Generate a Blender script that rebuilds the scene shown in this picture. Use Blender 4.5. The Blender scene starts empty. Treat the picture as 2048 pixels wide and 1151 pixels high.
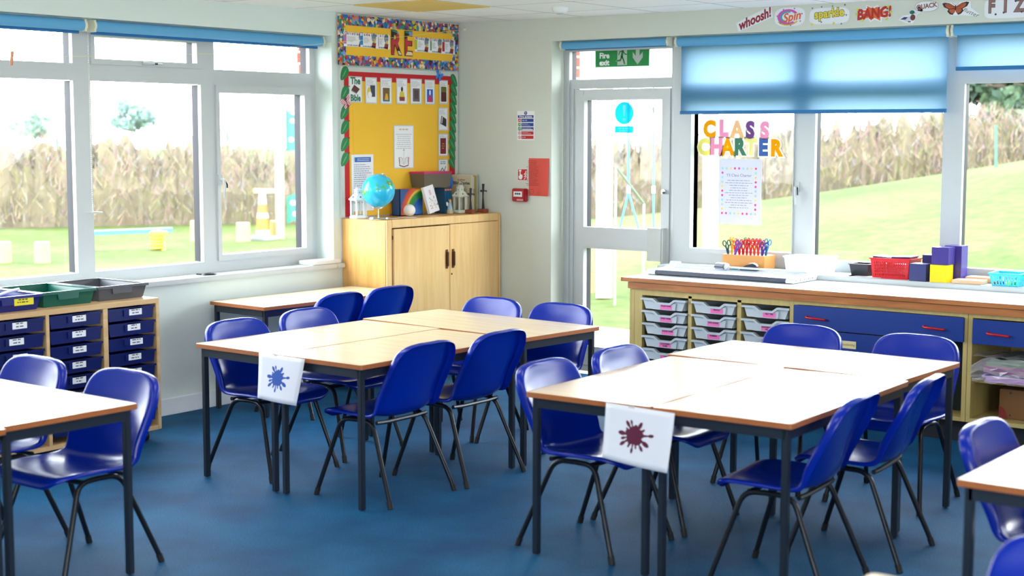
import bpy, bmesh, math, random
from mathutils import Vector, Matrix
PI = math.pi
D = bpy.data
S = bpy.context.scene
COL = S.collection
random.seed(7)

# ------------------------------------------------------------------ camera
CAM = Vector((6.83, -8.39, 1.65))
FPX, W_, H_ = 2995.5, 2048, 1151
_yaw, _pit, _rol = 0.646888, 0.103443, 0.001512
_f = Vector((-math.sin(_yaw)*math.cos(_pit), math.cos(_yaw)*math.cos(_pit), -math.sin(_pit)))
_r = Vector((math.cos(_yaw), math.sin(_yaw), 0)); _u = _r.cross(_f)
_r2 = _r*math.cos(_rol)+_u*math.sin(_rol); _u2 = -_r*math.sin(_rol)+_u*math.cos(_rol)
cd = D.cameras.new('camera'); cam = D.objects.new('camera', cd); COL.objects.link(cam)
m = Matrix.Identity(4)
for i, a in enumerate((_r2, _u2, -_f)):
    for j in range(3): m[j][i] = a[j]
m.translation = CAM
cam.matrix_world = m
cd.sensor_width = 36; cd.lens = FPX/W_*36; cd.clip_start = .05; cd.clip_end = 500
cd.dof.use_dof = True; cd.dof.focus_distance = 8.6; cd.dof.aperture_fstop = 2.6
S.camera = cam

# ------------------------------------------------------------------ world, light, exposure
wd = D.worlds.new('sky'); S.world = wd; wd.use_nodes = True
nt = wd.node_tree; nt.nodes.clear()
o = nt.nodes.new('ShaderNodeOutputWorld'); b = nt.nodes.new('ShaderNodeBackground')
tc = nt.nodes.new('ShaderNodeTexCoord'); sp = nt.nodes.new('ShaderNodeSeparateXYZ'); cr = nt.nodes.new('ShaderNodeValToRGB')
nt.links.new(tc.outputs['Generated'], sp.inputs[0]); nt.links.new(sp.outputs['Z'], cr.inputs[0])
cr.color_ramp.elements[0].position = 0.0; cr.color_ramp.elements[0].color = (.93, .97, 1, 1)
cr.color_ramp.elements[1].position = .6; cr.color_ramp.elements[1].color = (.80, .90, 1, 1)
nt.links.new(cr.outputs[0], b.inputs['Color']); b.inputs['Strength'].default_value = SKY = 8.0
nt.links.new(b.outputs[0], o.inputs['Surface'])
S.view_settings.view_transform = 'Standard'; S.view_settings.look = 'None'
S.view_settings.gamma = 1; S.view_settings.use_curve_mapping = False
S.view_settings.exposure = 0.95
for nm, loc, rot, sx, sy in (('left_window_daylight', (-.4, -3.3, 1.5), (0, -PI/2, 0), 1.7, 4.6),
                             ('right_window_daylight', (3.3, .4, 1.25), (-PI/2, 0, 0), 5.2, 2.3),
                             ('back_window_daylight', (9.4, -7.5, 1.55), (0, PI/2, 0), 1.4, 4.0), ('front_window_daylight', (6.4, -10.8, 1.55), (PI/2, 0, 0), 3.8, 1.4)):  # back and front portals serve the windows added behind the camera
    L = D.lights.new(nm, 'AREA'); L.shape = 'RECTANGLE'; L.size = sx; L.size_y = sy
    L.cycles.is_portal = True
    ob = D.objects.new(nm, L); ob.location = loc; ob.rotation_euler = rot; COL.objects.link(ob)

PANELS = [(x, y) for x in (1.6, 3.7, 5.8, 7.9) for y in (-3.5, -6.1)]     # unseen ceiling panels added to brighten the room
PANEL_POWER = 2.8

# ------------------------------------------------------------------ pixel -> plane maths (photo frame 2048 x 1151)
def _ray(px, py): return _r2*((px-W_/2)/FPX) + _u2*(-(py-H_/2)/FPX) + _f
def on(ax, v, px, py):
    d = _ray(px, py); i = 'xyz'.index(ax); return CAM + d*((v-CAM[i])/d[i])
def at(px, py, dist): return CAM + _ray(px, py)*dist

# ------------------------------------------------------------------ materials
def lin(c):
    return tuple((x/255/12.92 if x/255 <= .04045 else ((x/255+.055)/1.055)**2.4) for x in c)
_M = {}
def mat(name, rgb, rough=.5, metal=0.0, var=0.0, scale=8.0, bump=0.0, bscale=200.0, spec=.5, coat=0.0, trans=0.0, emit=0.0, alpha=1.0, tcol=None):
    if name in _M: return _M[name]
    ma = D.materials.new(name); ma.use_nodes = True; n = ma.node_tree.nodes; l = ma.node_tree.links
    p = n['Principled BSDF']; c = lin(rgb)
    p.inputs['Base Color'].default_value = (*c, 1); p.inputs['Roughness'].default_value = rough
    p.inputs['Metallic'].default_value = metal; p.inputs['Specular IOR Level'].default_value = spec
    if coat: p.inputs['Coat Weight'].default_value = coat
    if trans: p.inputs['Transmission Weight'].default_value = trans
    if alpha < 1: p.inputs['Alpha'].default_value = alpha
    if emit: p.inputs['Emission Color'].default_value = (*c, 1); p.inputs['Emission Strength'].default_value = emit
    if var or bump:
        t = n.new('ShaderNodeTexCoord')
    if var:
        no = n.new('ShaderNodeTexNoise'); no.inputs['Scale'].default_value = scale; no.inputs['Detail'].default_value = 4
        l.new(t.outputs['Object'], no.inputs['Vector'])
        mx = n.new('ShaderNodeMix'); mx.data_type = 'RGBA'
        mx.inputs[6].default_value = (*[x*(1-var) for x in c], 1); mx.inputs[7].default_value = (*[min(1, x*(1+var)) for x in c], 1)
        if tcol: mx.inputs[7].default_value = (*lin(tcol), 1)
        l.new(no.outputs['Fac'], mx.inputs[0]); l.new(mx.outputs[2], p.inputs['Base Color'])
    if bump:
        nb = n.new('ShaderNodeTexNoise'); nb.inputs['Scale'].default_value = bscale
        l.new(t.outputs['Object'], nb.inputs['Vector'])
        bu = n.new('ShaderNodeBump'); bu.inputs['Strength'].default_value = bump; bu.inputs['Distance'].default_value = .003
        l.new(nb.outputs['Fac'], bu.inputs['Height']); l.new(bu.outputs[0], p.inputs['Normal'])
    _M[name] = ma; return ma
def wood(name, c1, c2, stretch=(1, 1, 1), scale=6, rough=.4, coat=0.0, spec=.5):
    if name in _M: return _M[name]
    ma = D.materials.new(name); ma.use_nodes = True; n = ma.node_tree.nodes; l = ma.node_tree.links
    p = n['Principled BSDF']; p.inputs['Roughness'].default_value = rough; p.inputs['Coat Weight'].default_value = coat
    p.inputs['Specular IOR Level'].default_value = spec
    t = n.new('ShaderNodeTexCoord'); mp = n.new('ShaderNodeMapping'); mp.inputs['Scale'].default_value = stretch
    no = n.new('ShaderNodeTexNoise'); no.inputs['Scale'].default_value = scale; no.inputs['Detail'].default_value = 7; no.inputs['Distortion'].default_value = .6
    r = n.new('ShaderNodeValToRGB'); r.color_ramp.elements[0].position = .32; r.color_ramp.elements[1].position = .68
    r.color_ramp.elements[0].color = (*lin(c1), 1); r.color_ramp.elements[1].color = (*lin(c2), 1)
    l.new(t.outputs['Object'], mp.inputs[0]); l.new(mp.outputs[0], no.inputs['Vector']); l.new(no.outputs['Fac'], r.inputs[0]); l.new(r.outputs[0], p.inputs['Base Color'])
    _M[name] = ma; return ma
def glass_mat():
    ma = D.materials.new('window glass'); ma.use_nodes = True; n = ma.node_tree.nodes; l = ma.node_tree.links; n.clear()
    o = n.new('ShaderNodeOutputMaterial'); tr = n.new('ShaderNodeBsdfTransparent'); gl = n.new('ShaderNodeBsdfGlossy'); mx = n.new('ShaderNodeMixShader')
    fr = n.new('ShaderNodeFresnel'); fr.inputs['IOR'].default_value = 1.35
    tr.inputs[0].default_value = (.96, .985, .98, 1); gl.inputs['Roughness'].default_value = .02
    l.new(fr.outputs[0], mx.inputs[0]); l.new(tr.outputs[0], mx.inputs[1]); l.new(gl.outputs[0], mx.inputs[2]); l.new(mx.outputs[0], o.inputs[0])
    return ma
GLASS = glass_mat()
def film_mat(name, rgb, w, k=.45):                       # coloured clear film: light passes, tinted
    ma = D.materials.new(name); ma.use_nodes = True; n = ma.node_tree.nodes; l = ma.node_tree.links; n.clear()
    o = n.new('ShaderNodeOutputMaterial'); tr = n.new('ShaderNodeBsdfTransparent'); tl = n.new('ShaderNodeBsdfTranslucent'); df = n.new('ShaderNodeBsdfDiffuse')
    m1 = n.new('ShaderNodeMixShader'); m2 = n.new('ShaderNodeMixShader'); c = (*lin(rgb), 1)
    for x in (tr, tl, df): x.inputs[0].default_value = c
    m1.inputs[0].default_value = k; m2.inputs[0].default_value = w
    l.new(tl.outputs[0], m1.inputs[1]); l.new(df.outputs[0], m1.inputs[2]); l.new(tr.outputs[0], m2.inputs[1]); l.new(m1.outputs[0], m2.inputs[2]); l.new(m2.outputs[0], o.inputs[0])
    return ma
def fabric_mat(name, dif, trn, w):
    ma = D.materials.new(name); ma.use_nodes = True; n = ma.node_tree.nodes; l = ma.node_tree.links; n.clear()
    o = n.new('ShaderNodeOutputMaterial'); tl = n.new('ShaderNodeBsdfTranslucent'); df = n.new('ShaderNodeBsdfDiffuse'); m1 = n.new('ShaderNodeMixShader')
    t = n.new('ShaderNodeTexCoord'); no = n.new('ShaderNodeTexNoise'); no.inputs['Scale'].default_value = 900
    bu = n.new('ShaderNodeBump'); bu.inputs['Strength'].default_value = .1; l.new(t.outputs['Object'], no.inputs['Vector']); l.new(no.outputs['Fac'], bu.inputs['Height'])
    l.new(bu.outputs[0], df.inputs['Normal'])
    df.inputs[0].default_value = (*lin(dif), 1); tl.inputs[0].default_value = (*lin(trn), 1); m1.inputs[0].default_value = w
    l.new(df.outputs[0], m1.inputs[1]); l.new(tl.outputs[0], m1.inputs[2]); l.new(m1.outputs[0], o.inputs[0])
    return ma

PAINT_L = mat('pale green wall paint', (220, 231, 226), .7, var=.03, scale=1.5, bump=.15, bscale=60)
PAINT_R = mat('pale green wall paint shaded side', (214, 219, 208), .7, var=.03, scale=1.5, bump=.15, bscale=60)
UPVC = mat('white window plastic', (198, 203, 204), .3, var=.01, scale=3)
GASKET = mat('dark outer frame', (22, 20, 34), .5)
WHITE = mat('white', (240, 240, 240), .5)
PAPER = mat('white paper', (244, 244, 246), .65)
BLACK = mat('black plastic', (16, 16, 18), .4)
INK = mat('dark print', (45, 48, 60), .7)
GREYINK = mat('grey print', (150, 152, 160), .7)
CHROME = mat('chrome', (215, 218, 222), .15, 1.0)
def C(name, rgb, rough=.55): return mat(name, rgb, rough)

# ------------------------------------------------------------------ mesh builder
class Pl:                                        # a flat frame: a along u, b along v, c out along n
    def __init__(s, o, u, v): s.o = Vector(o); s.u = Vector(u).normalized(); s.v = Vector(v).normalized(); s.n = s.u.cross(s.v)
    def p(s, a, b, c=0): return s.o+s.u*a+s.v*b+s.n*c
class MB:
    def __init__(s, M=None): s.v = []; s.f = []; s.mi = []; s.m = 0; s.M = M
    def add(s, vs, fs, m=None):
        k = len(s.v); s.v += [Vector(x) for x in vs]
        for f in fs: s.f.append([k+i for i in f]); s.mi.append(s.m if m is None else m)
        return s
    def box(s, x0, y0, z0, x1, y1, z1, bev=0, m=None, T=None):
        if x0 > x1: x0, x1 = x1, x0
        if y0 > y1: y0, y1 = y1, y0
        if z0 > z1: z0, z1 = z1, z0
        if bev <= 0:
            vs = [(x, y, z) for z in (z0, z1) for y in (y0, y1) for x in (x0, x1)]
            fs = [(0, 2, 3, 1), (4, 5, 7, 6), (0, 1, 5, 4), (2, 6, 7, 3), (0, 4, 6, 2), (1, 3, 7, 5)]
        else:
            bev = min(bev, .49*(x1-x0), .49*(y1-y0), .49*(z1-z0)); bm = bmesh.new(); bmesh.ops.create_cube(bm, size=1)
            for v in bm.verts: v.co = ((x0+x1)/2+v.co.x*(x1-x0), (y0+y1)/2+v.co.y*(y1-y0), (z0+z1)/2+v.co.z*(z1-z0))
            bmesh.ops.bevel(bm, geom=bm.edges[:], offset=bev, segments=2, affect='EDGES')
            bm.verts.index_update(); vs = [v.co.copy() for v in bm.verts]; fs = [[v.index for v in f.verts] for f in bm.faces]; bm.free()
        if T: vs = [T @ Vector(v) for v in vs]
        return s.add(vs, fs, m)
    def cyl(s, p0, p1, r0, r1=None, seg=12, m=None, cap=True):
        p0 = Vector(p0); p1 = Vector(p1); r1 = r0 if r1 is None else r1
        return s.tube([p0, p1], [r0, r1], seg, m, cap)
    def tube(s, pts, r, seg=8, m=None, cap=True, closed=False):
        pts = [Vector(p) for p in pts]; n = len(pts); rr = r if isinstance(r, (list, tuple)) else [r]*n
        vs = []; up = None
        for i, p in enumerate(pts):
            if closed: d = (pts[(i+1) % n]-pts[i-1]).normalized()
            else: d = (pts[min(i+1, n-1)]-pts[max(i-1, 0)]).normalized()
            if up is None:
                a = Vector((0, 0, 1)) if abs(d.z) < .9 else Vector((1, 0, 0)); up = (a-d*a.dot(d)).normalized()
            else: up = (up-d*up.dot(d)).normalized()
            w = d.cross(up)
            for k in range(seg): t = 2*PI*k/seg; vs.append(p+(up*math.cos(t)+w*math.sin(t))*rr[i])
        fs = []
        for i in range(n if closed else n-1):
            j = (i+1) % n
            for k in range(seg): fs.append((i*seg+k, i*seg+(k+1) % seg, j*seg+(k+1) % seg, j*seg+k))
        if cap and not closed: fs.append(tuple(range(seg))[::-1]); fs.append(tuple((n-1)*seg+k for k in range(seg)))
        return s.add(vs, fs, m)
    def lathe(s, prof, c, seg=24, m=None, axis=None):
        vs = []; n = len(prof); c = Vector(c)
        for r, z in prof:
            for k in range(seg): t = 2*PI*k/seg; vs.append(c+Vector((r*math.cos(t), r*math.sin(t), z)))
        fs = []
        for i in range(n-1):
            for k in range(seg): fs.append((i*seg+k, i*seg+(k+1) % seg, (i+1)*seg+(k+1) % seg, (i+1)*seg+k))
        if prof[0][0] > 1e-4: fs.append(tuple(range(seg))[::-1])
        if prof[-1][0] > 1e-4: fs.append(tuple((n-1)*seg+k for k in range(seg)))
        return s.add(vs, fs, m)
    def sphere(s, c, r, seg=24, m=None, sz=1):
        n = seg//2; return s.lathe([(max(1e-5, r*math.sin(PI*i/n)), -r*sz*math.cos(PI*i/n)) for i in range(n+1)], c, seg, m)
    def prism(s, pl, pts, c0, c1, m=None, side=None):   # polygon (a,b) pushed from c0 to c1
        n = len(pts); ar = sum(pts[i][0]*pts[(i+1) % n][1]-pts[(i+1) % n][0]*pts[i][1] for i in range(n))
        if ar < 0: pts = pts[::-1]
        if c0 > c1: c0, c1 = c1, c0
        vs = [pl.p(a, b, c0) for a, b in pts]+[pl.p(a, b, c1) for a, b in pts]
        s.add(vs, [tuple(range(n, 2*n)), tuple(range(n))[::-1]], m)
        return s.add(vs, [(i, (i+1) % n, n+(i+1) % n, n+i) for i in range(n)], m if side is None else side)
    def rect(s, pl, a0, b0, a1, b1, c0=0, c1=.001, m=None): return s.prism(pl, [(a0, b0), (a1, b0), (a1, b1), (a0, b1)], c0, c1, m)
    def flat(s, pl, pts, c, m=None): 
        n = len(pts); ar = sum(pts[i][0]*pts[(i+1) % n][1]-pts[(i+1) % n][0]*pts[i][1] for i in range(n))
        if ar < 0: pts = pts[::-1]
        return s.add([pl.p(a, b, c) for a, b in pts], [tuple(range(n))], m)
    def frect(s, pl, a0, b0, a1, b1, c, m=None): return s.flat(pl, [(a0, b0), (a1, b0), (a1, b1), (a0, b1)], c, m)
    def disc(s, pl, a, b, r, c, m=None, seg=16, ry=None): return s.flat(pl, [(a+r*math.cos(2*PI*k/seg), b+(ry or r)*math.sin(2*PI*k/seg)) for k in range(seg)], c, m)
    def star(s, pl, a, b, r, c, m=None, n=5, q=.45, rot=PI/2): return s.flat(pl, [(a+(r if k % 2 == 0 else r*q)*math.cos(rot+PI*k/n), b+(r if k % 2 == 0 else r*q)*math.sin(rot+PI*k/n)) for k in range(2*n)], c, m)
    def stroke(s, pl, pts, w, c, m=None):               # thick 2D line
        for i in range(len(pts)-1):
            a = Vector(pts[i]); b = Vector(pts[i+1]); d = b-a
            if d.length < 1e-6: continue
            d.normalize(); q = Vector((-d.y, d.x))*w/2; a = a-d*w*.3; b = b+d*w*.3
            s.flat(pl, [tuple(a+q), tuple(a-q), tuple(b-q), tuple(b+q)], c, m)
        return s
    def lines(s, pl, a0, b0, a1, b1, n, c, m=None, w=.4, al='c', seed=1):   # rows of small print
        rn = random.Random(seed); h = (b1-b0)/n
        for i in range(n):
            y = b1-h*(i+.5); L = (a1-a0)*rn.uniform(.55, 1)
            x0 = a0 if al == 'l' else (a0+a1-L)/2; x = x0
            while x < x0+L:
                q = rn.uniform(.35, 1.1)*h*1.6; s.frect(pl, x, y-h*w/2, min(x+q, x0+L), y+h*w/2, c, m); x += q+h*.35
        return s
    def text(s, pl, body, a, b, size, c, m=None, depth=0.0, al='CENTER', rot=0, bold=0, sx=1, shear=0, sp=1):
        cu = D.curves.new('t', 'FONT'); cu.body = body; cu.size = size; cu.align_x = al; cu.align_y = 'CENTER'
        cu.extrude = depth/2; cu.offset = bold; cu.resolution_u = 3; cu.shear = shear; cu.space_character = sp; cu.fill_mode = 'BOTH' if depth else 'FRONT'
        ob = D.objects.new('t', cu); COL.objects.link(ob); dg = bpy.context.evaluated_depsgraph_get()
        me = D.meshes.new_from_object(ob.evaluated_get(dg)); cr, sr = math.cos(rot), math.sin(rot); k = len(s.v)
        for v in me.vertices:
            x, y = v.co.x*sx, v.co.y; s.v.append(pl.p(a+x*cr-y*sr, b+x*sr+y*cr, c+v.co.z+depth/2))
        for p in me.polygons: s.f.append([k+i for i in p.vertices]); s.mi.append(s.m if m is None else m)
        D.objects.remove(ob); D.curves.remove(cu); D.meshes.remove(me); return s
    def grid(s, P, m=None, flip=False):                 # P[i][j] points
        n = len(P); w = len(P[0]); vs = [q for r in P for q in r]; fs = []
        for i in range(n-1):
            for j in range(w-1):
                f = (i*w+j, i*w+j+1, (i+1)*w+j+1, (i+1)*w+j); fs.append(f[::-1] if flip else f)
        return s.add(vs, fs, m)
    def build(s, name, mats, parent=None, smooth=False, kind=None, keep=False):
        if s.M: s.v = [s.M @ x for x in s.v]
        me = D.meshes.new(name); off = Vector()
        if parent is not None:
            q = parent
            while q is not None: off += q.location; q = q.parent
        elif not keep and s.v:
            xs = [v.x for v in s.v]; ys = [v.y for v in s.v]; off = Vector(((min(xs)+max(xs))/2, (min(ys)+max(ys))/2, min(v.z for v in s.v)))
        me.from_pydata([tuple(v-off) for v in s.v], [], s.f)
        if not isinstance(mats, (list, tuple)): mats = [mats]
        for q in mats: me.materials.append(q)
        me.polygons.foreach_set('material_index', [min(i, len(mats)-1) for i in s.mi])
        if smooth:
            me.polygons.foreach_set('use_smooth', [True]*len(me.polygons))
            try: me.set_sharp_from_angle(angle=math.radians(40))
            except Exception: pass
        me.update(); ob = D.objects.new(name, me); COL.objects.link(ob)
        if parent is not None: ob.parent = parent
        else: ob.location = off
        if kind: ob['kind'] = kind
        return ob
def thing(name, label, cat, loc=(0, 0, 0), group=None, kind=None):
    o = D.objects.new(name, None); o.empty_display_size = .1; o.location = loc; COL.objects.link(o)
    if label: o['label'] = label
    if cat: o['category'] = cat
    if group: o['group'] = group
    if kind: o['kind'] = kind
    return o
def tag(o, label, cat, group=None, kind=None):
    o['label'] = label; o['category'] = cat
    if group: o['group'] = group
    if kind: o['kind'] = kind
    return o
def copy_tree(o, parent=None):
    c = o.copy(); COL.objects.link(c)
    if parent is not None: c.parent = parent
    for ch in list(o.children): copy_tree(ch, c)
    return c
LW = Pl((0, 0, 0), (0, 1, 0), (0, 0, 1))       # left wall: a = world y, b = z, c = +x
RW = Pl((0, 0, 0), (1, 0, 0), (0, 0, 1))       # right wall: a = world x, b = z, c = -y
# ================================================================== THE ROOM
RX, BY, CZ = 9.2, -10.6, 2.42
cm = D.materials.new('blue carpet'); cm.use_nodes = True; n = cm.node_tree.nodes; l = cm.node_tree.links; p = n['Principled BSDF']
p.inputs['Roughness'].default_value = .7; p.inputs['Specular IOR Level'].default_value = .2
t = n.new('ShaderNodeTexCoord'); a = n.new('ShaderNodeTexNoise'); a.inputs['Scale'].default_value = 2.4; a.inputs['Detail'].default_value = 6
b_ = n.new('ShaderNodeTexNoise'); b_.inputs['Scale'].default_value = 150; b_.inputs['Detail'].default_value = 2
r1 = n.new('ShaderNodeValToRGB'); r1.color_ramp.elements[0].position = .3; r1.color_ramp.elements[1].position = .72
r1.color_ramp.elements[0].color = (*lin((8, 66, 108)), 1); r1.color_ramp.elements[1].color = (*lin((20, 98, 144)), 1)
mx = n.new('ShaderNodeMix'); mx.data_type = 'RGBA'; mx.blend_type = 'MULTIPLY'; mx.inputs[0].default_value = .75
r2 = n.new('ShaderNodeValToRGB'); r2.color_ramp.elements[0].position = .3; r2.color_ramp.elements[1].position = .7
r2.color_ramp.elements[0].color = (.45, .45, .45, 1); r2.color_ramp.elements[1].color = (1.25, 1.25, 1.25, 1)
for q in (a, b_): l.new(t.outputs['Object'], q.inputs['Vector'])
l.new(a.outputs['Fac'], r1.inputs[0]); l.new(b_.outputs['Fac'], r2.inputs[0]); l.new(r1.outputs[0], mx.inputs[6]); l.new(r2.outputs[0], mx.inputs[7]); l.new(mx.outputs[2], p.inputs['Base Color'])
bu = n.new('ShaderNodeBump'); bu.inputs['Strength'].default_value = .5; bu.inputs['Distance'].default_value = .004; l.new(b_.outputs['Fac'], bu.inputs['Height']); l.new(bu.outputs[0], p.inputs['Normal'])
MB().box(0, BY, -.1, RX, .05, 0).build('floor', cm, kind='structure', keep=True)
ce = D.materials.new('ceiling tiles'); ce.use_nodes = True; n = ce.node_tree.nodes; l = ce.node_tree.links; p = n['Principled BSDF']; p.inputs['Roughness'].default_value = .8
t = n.new('ShaderNodeTexCoord'); mp = n.new('ShaderNodeMapping'); mp.inputs['Location'].default_value = (.11, .41, 0)
bk = n.new('ShaderNodeTexBrick'); bk.offset = 0; bk.squash = 1; bk.inputs['Scale'].default_value = 1; bk.inputs['Brick Width'].default_value = .6; bk.inputs['Row Height'].default_value = .6
bk.inputs['Mortar Size'].default_value = .006; bk.inputs['Color1'].default_value = (*lin((246, 247, 246)), 1); bk.inputs['Color2'].default_value = (*lin((241, 243, 241)), 1); bk.inputs['Mortar'].default_value = (*lin((168, 172, 170)), 1)
l.new(t.outputs['Object'], mp.inputs[0]); l.new(mp.outputs[0], bk.inputs['Vector']); l.new(bk.outputs['Color'], p.inputs['Base Color'])
MB().box(-.3, BY, CZ, RX, .3, CZ+.1).build('ceiling', ce, kind='structure', keep=True)
BRICK = D.materials.new('red brick'); BRICK.use_nodes = True; n = BRICK.node_tree.nodes; l = BRICK.node_tree.links; p = n['Principled BSDF']; p.inputs['Roughness'].default_value = .9
t = n.new('ShaderNodeTexCoord'); mp = n.new('ShaderNodeMapping'); mp.inputs['Rotation'].default_value = (PI/2, 0, 0); bk = n.new('ShaderNodeTexBrick'); bk.inputs['Scale'].default_value = 1; bk.inputs['Brick Width'].default_value = .22; bk.inputs['Row Height'].default_value = .075
bk.inputs['Mortar Size'].default_value = .008; bk.inputs['Color1'].default_value = (*lin((176, 84, 66)), 1); bk.inputs['Color2'].default_value = (*lin((150, 66, 52)), 1); bk.inputs['Mortar'].default_value = (*lin((190, 178, 168)), 1)
l.new(t.outputs['Object'], mp.inputs[0]); l.new(mp.outputs[0], bk.inputs['Vector']); l.new(bk.outputs['Color'], p.inputs['Base Color'])
FILL_GLOW = mat('ceiling fill light diffuser', (255, 246, 236), .5, emit=PANEL_POWER)
for i_, (x_, y_) in enumerate(PANELS):
    t = thing('ceiling_fill_light', 'flat rectangular ceiling fill light panel', 'ceiling fill light', (x_, y_, 2.40), 'ceiling fill light panels')  # none in view; added for their light
    MB().box(x_-.6, y_-.3, 2.404, x_+.6, y_+.3, 2.4199).build('frame', UPVC, t); MB().box(x_-.57, y_-.27, 2.33, x_+.57, y_+.27, 2.4035, .01).build('diffuser', FILL_GLOW, t)
HZ = 2.268; LY0, LY1 = -5.75, -1.285; LS = .765
w = MB()                                             # left wall, opening y LY0..LY1, z LS..HZ
w.box(-.22, LY1, 0, 0, .3, CZ); w.box(-.22, BY, 0, 0, LY0, CZ); w.box(-.22, LY0, 0, 0, LY1, LS); w.box(-.22, LY0, HZ, 0, LY1, CZ)
w.m = 1
w.box(-.34, -1.262, 0, -.22, .42, CZ); w.box(-.34, BY, 0, -.22, LY0, CZ); w.box(-.34, LY0, 0, -.22, -1.262, LS); w.box(-.34, LY0, HZ, -.22, -1.262, CZ)
w.build('wall_left', [PAINT_L, BRICK], kind='structure', keep=True)
DX0, DX1, WX1, RS = .83, 1.735, 6.4, .775
w = MB()
w.box(0, 0, 0, DX0, .22, CZ); w.box(WX1, 0, 0, RX, .22, CZ); w.box(DX0, 0, HZ, WX1, .22, CZ); w.box(DX1, 0, 0, WX1, .22, RS)
w.m = 1
w.box(-.22, .22, 0, DX0, .34, CZ); w.box(WX1, .22, 0, RX, .34, CZ); w.box(DX0, .22, HZ, WX1, .34, CZ); w.box(DX1, .22, 0, WX1, .34, RS)
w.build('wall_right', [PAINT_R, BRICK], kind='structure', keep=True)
# the two walls behind the camera (window openings added in them to let in fill daylight)
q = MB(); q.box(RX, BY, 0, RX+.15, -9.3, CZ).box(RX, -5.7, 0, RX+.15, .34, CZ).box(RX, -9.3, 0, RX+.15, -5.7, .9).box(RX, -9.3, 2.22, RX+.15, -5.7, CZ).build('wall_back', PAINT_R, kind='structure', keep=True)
q = MB(); q.box(-.34, BY-.15, 0, 4.7, BY, CZ).box(8.2, BY-.15, 0, RX+.15, BY, CZ).box(4.7, BY-.15, 0, 8.2, BY, .9).box(4.7, BY-.15, 2.22, 8.2, BY, CZ).build('wall_front', PAINT_L, kind='structure', keep=True)
MB().box(0, BY, 0, .014, -1.21, .10, .004).build('baseboard_left', mat('skirting paint', (226, 232, 238), .45), kind='structure', keep=True)
MB().box(.41, -.014, 0, .83, 0, .10, .004).build('baseboard_right', mat('skirting paint', (226, 232, 238), .45), kind='structure', keep=True)
# sills
MB().box(-.16, LY0, LS, .035, -1.288, .795, .004).box(.001, -1.289, LS, .035, -1.212, .795, .004).build('trim_1', UPVC, kind='structure', keep=True)
MB().box(DX1+.03, -.13, .7705, WX1, .15, .80, .004).build('trim_2', UPVC, kind='structure', keep=True)

# window helper: members are white inside and dark outside, panes sit between
def member(mb, pl, c, r, proud=0):
    a0, b0, a1, b1 = r
    mb.prism(pl, [(a0, b0), (a1, b0), (a1, b1), (a0, b1)], c-.03, c+proud, 0)
def dmember(mb, pl, c, r):
    a0, b0, a1, b1 = r
    mb.prism(pl, [(a0+.002, b0+.002), (a1-.002, b0+.002), (a1-.002, b1-.002), (a0+.002, b1-.002)], c-.085, c-.03, 1)
def ring(r, l, b, rr, t): a0, b0, a1, b1 = r; return [(a0, b0, a0+l, b1), (a1-rr, b0, a1, b1), (a0+l, b0, a1-rr, b0+b), (a0+l, b1-t, a1-rr, b1)]
def window(name, pl, c, mem, sash, panes, parent=None):
    w = thing(name, None, None, tuple(pl.p(mem[0][0], mem[0][1], c)), kind='structure')
    f = MB()
    for r in mem: member(f, pl, c, r); dmember(f, pl, c, r)
    f.build('window_frame', [UPVC, GASKET], w)
    for r in sash:
        s_ = MB()
        for q in ring(*r): member(s_, pl, c, q, .014); dmember(s_, pl, c, q)
        s_.build('casement', [UPVC, GASKET], w)
    for a0, b0, a1, b1 in panes:
        MB().flat(pl, [(a0, b0), (a1, b0), (a1, b1), (a0, b1)], c-.066).build('pane', GLASS, w)
    return w
TZ = 2.268
mem = [(LY0, .78, LY1, .862), (LY0, 2.2, LY1, TZ), (-1.338, .862, LY1, 2.2), (LY0, .862, LY0+.06, 2.2), (LY0+.06, 1.934, -1.338, 2.027),
       (-3.182, .862, -3.067, 1.934), (-3.182, 2.027, -3.067, 2.2), (-2.262, .862, -2.154, 1.934), (-2.262, 2.027, -2.154, 2.2), (-4.35, .862, -4.235, 1.934), (-4.35, 2.027, -4.235, 2.2)]
sash = [((-2.154, .862, -1.338, 1.934), .028, .036, .060, .046), ((-3.067, 2.027, -2.262, 2.2), .026, .03, .037, .02), ((-5.6, .862, -4.35, 1.934), .04, .036, .06, .046)]
panes = [(-4.235, .862, -3.182, 1.934), (-4.235, 2.027, -3.182, 2.2), (-3.067, .862, -2.262, 1.934), (-3.042, 2.05, -2.298, 2.2), (-2.154, 2.027, -1.338, 2.2), (-2.13, .89, -1.398, 1.9), (-5.6, .89, -4.4, 1.9), (-5.6, 2.027, -4.35, 2.2)]
w1 = window('window_1', LW, -.15, mem, sash, panes)
def handle(parent, pl, a, b, c, vert=True):
    q = MB(); L = .055
    if vert: q.prism(pl, [(a-.014, b-.03), (a+.014, b-.03), (a+.014, b+.03), (a-.014, b+.03)], c, c+.012, 0); q.tube([pl.p(a, b, c+.01), pl.p(a, b, c+.04), pl.p(a+.004, b-.03, c+.045), pl.p(a+.004, b-.11, c+.04)], .0075, 8, 0); q.tube([pl.p(a+.012, b-.004, c+.03), pl.p(a+.022, b-.03, c+.045), pl.p(a+.022, b-.05, c+.045)], .005, 6, 1)
    else: q.prism(pl, [(a-.05, b-.008), (a+.05, b-.008), (a+.05, b+.012), (a-.05, b+.012)], c, c+.014, 0); q.tube([pl.p(a-.06, b+.004, c+.02), pl.p(a, b+.002, c+.035), pl.p(a+.07, b, c+.03)], .006, 8, 0); q.prism(pl, [(a+.01, b-.004), (a+.03, b-.004), (a+.03, b+.006), (a+.01, b+.006)], c+.014, c+.0405, 1)
    return q.build('handle', [UPVC, BLACK], parent, True)
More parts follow.
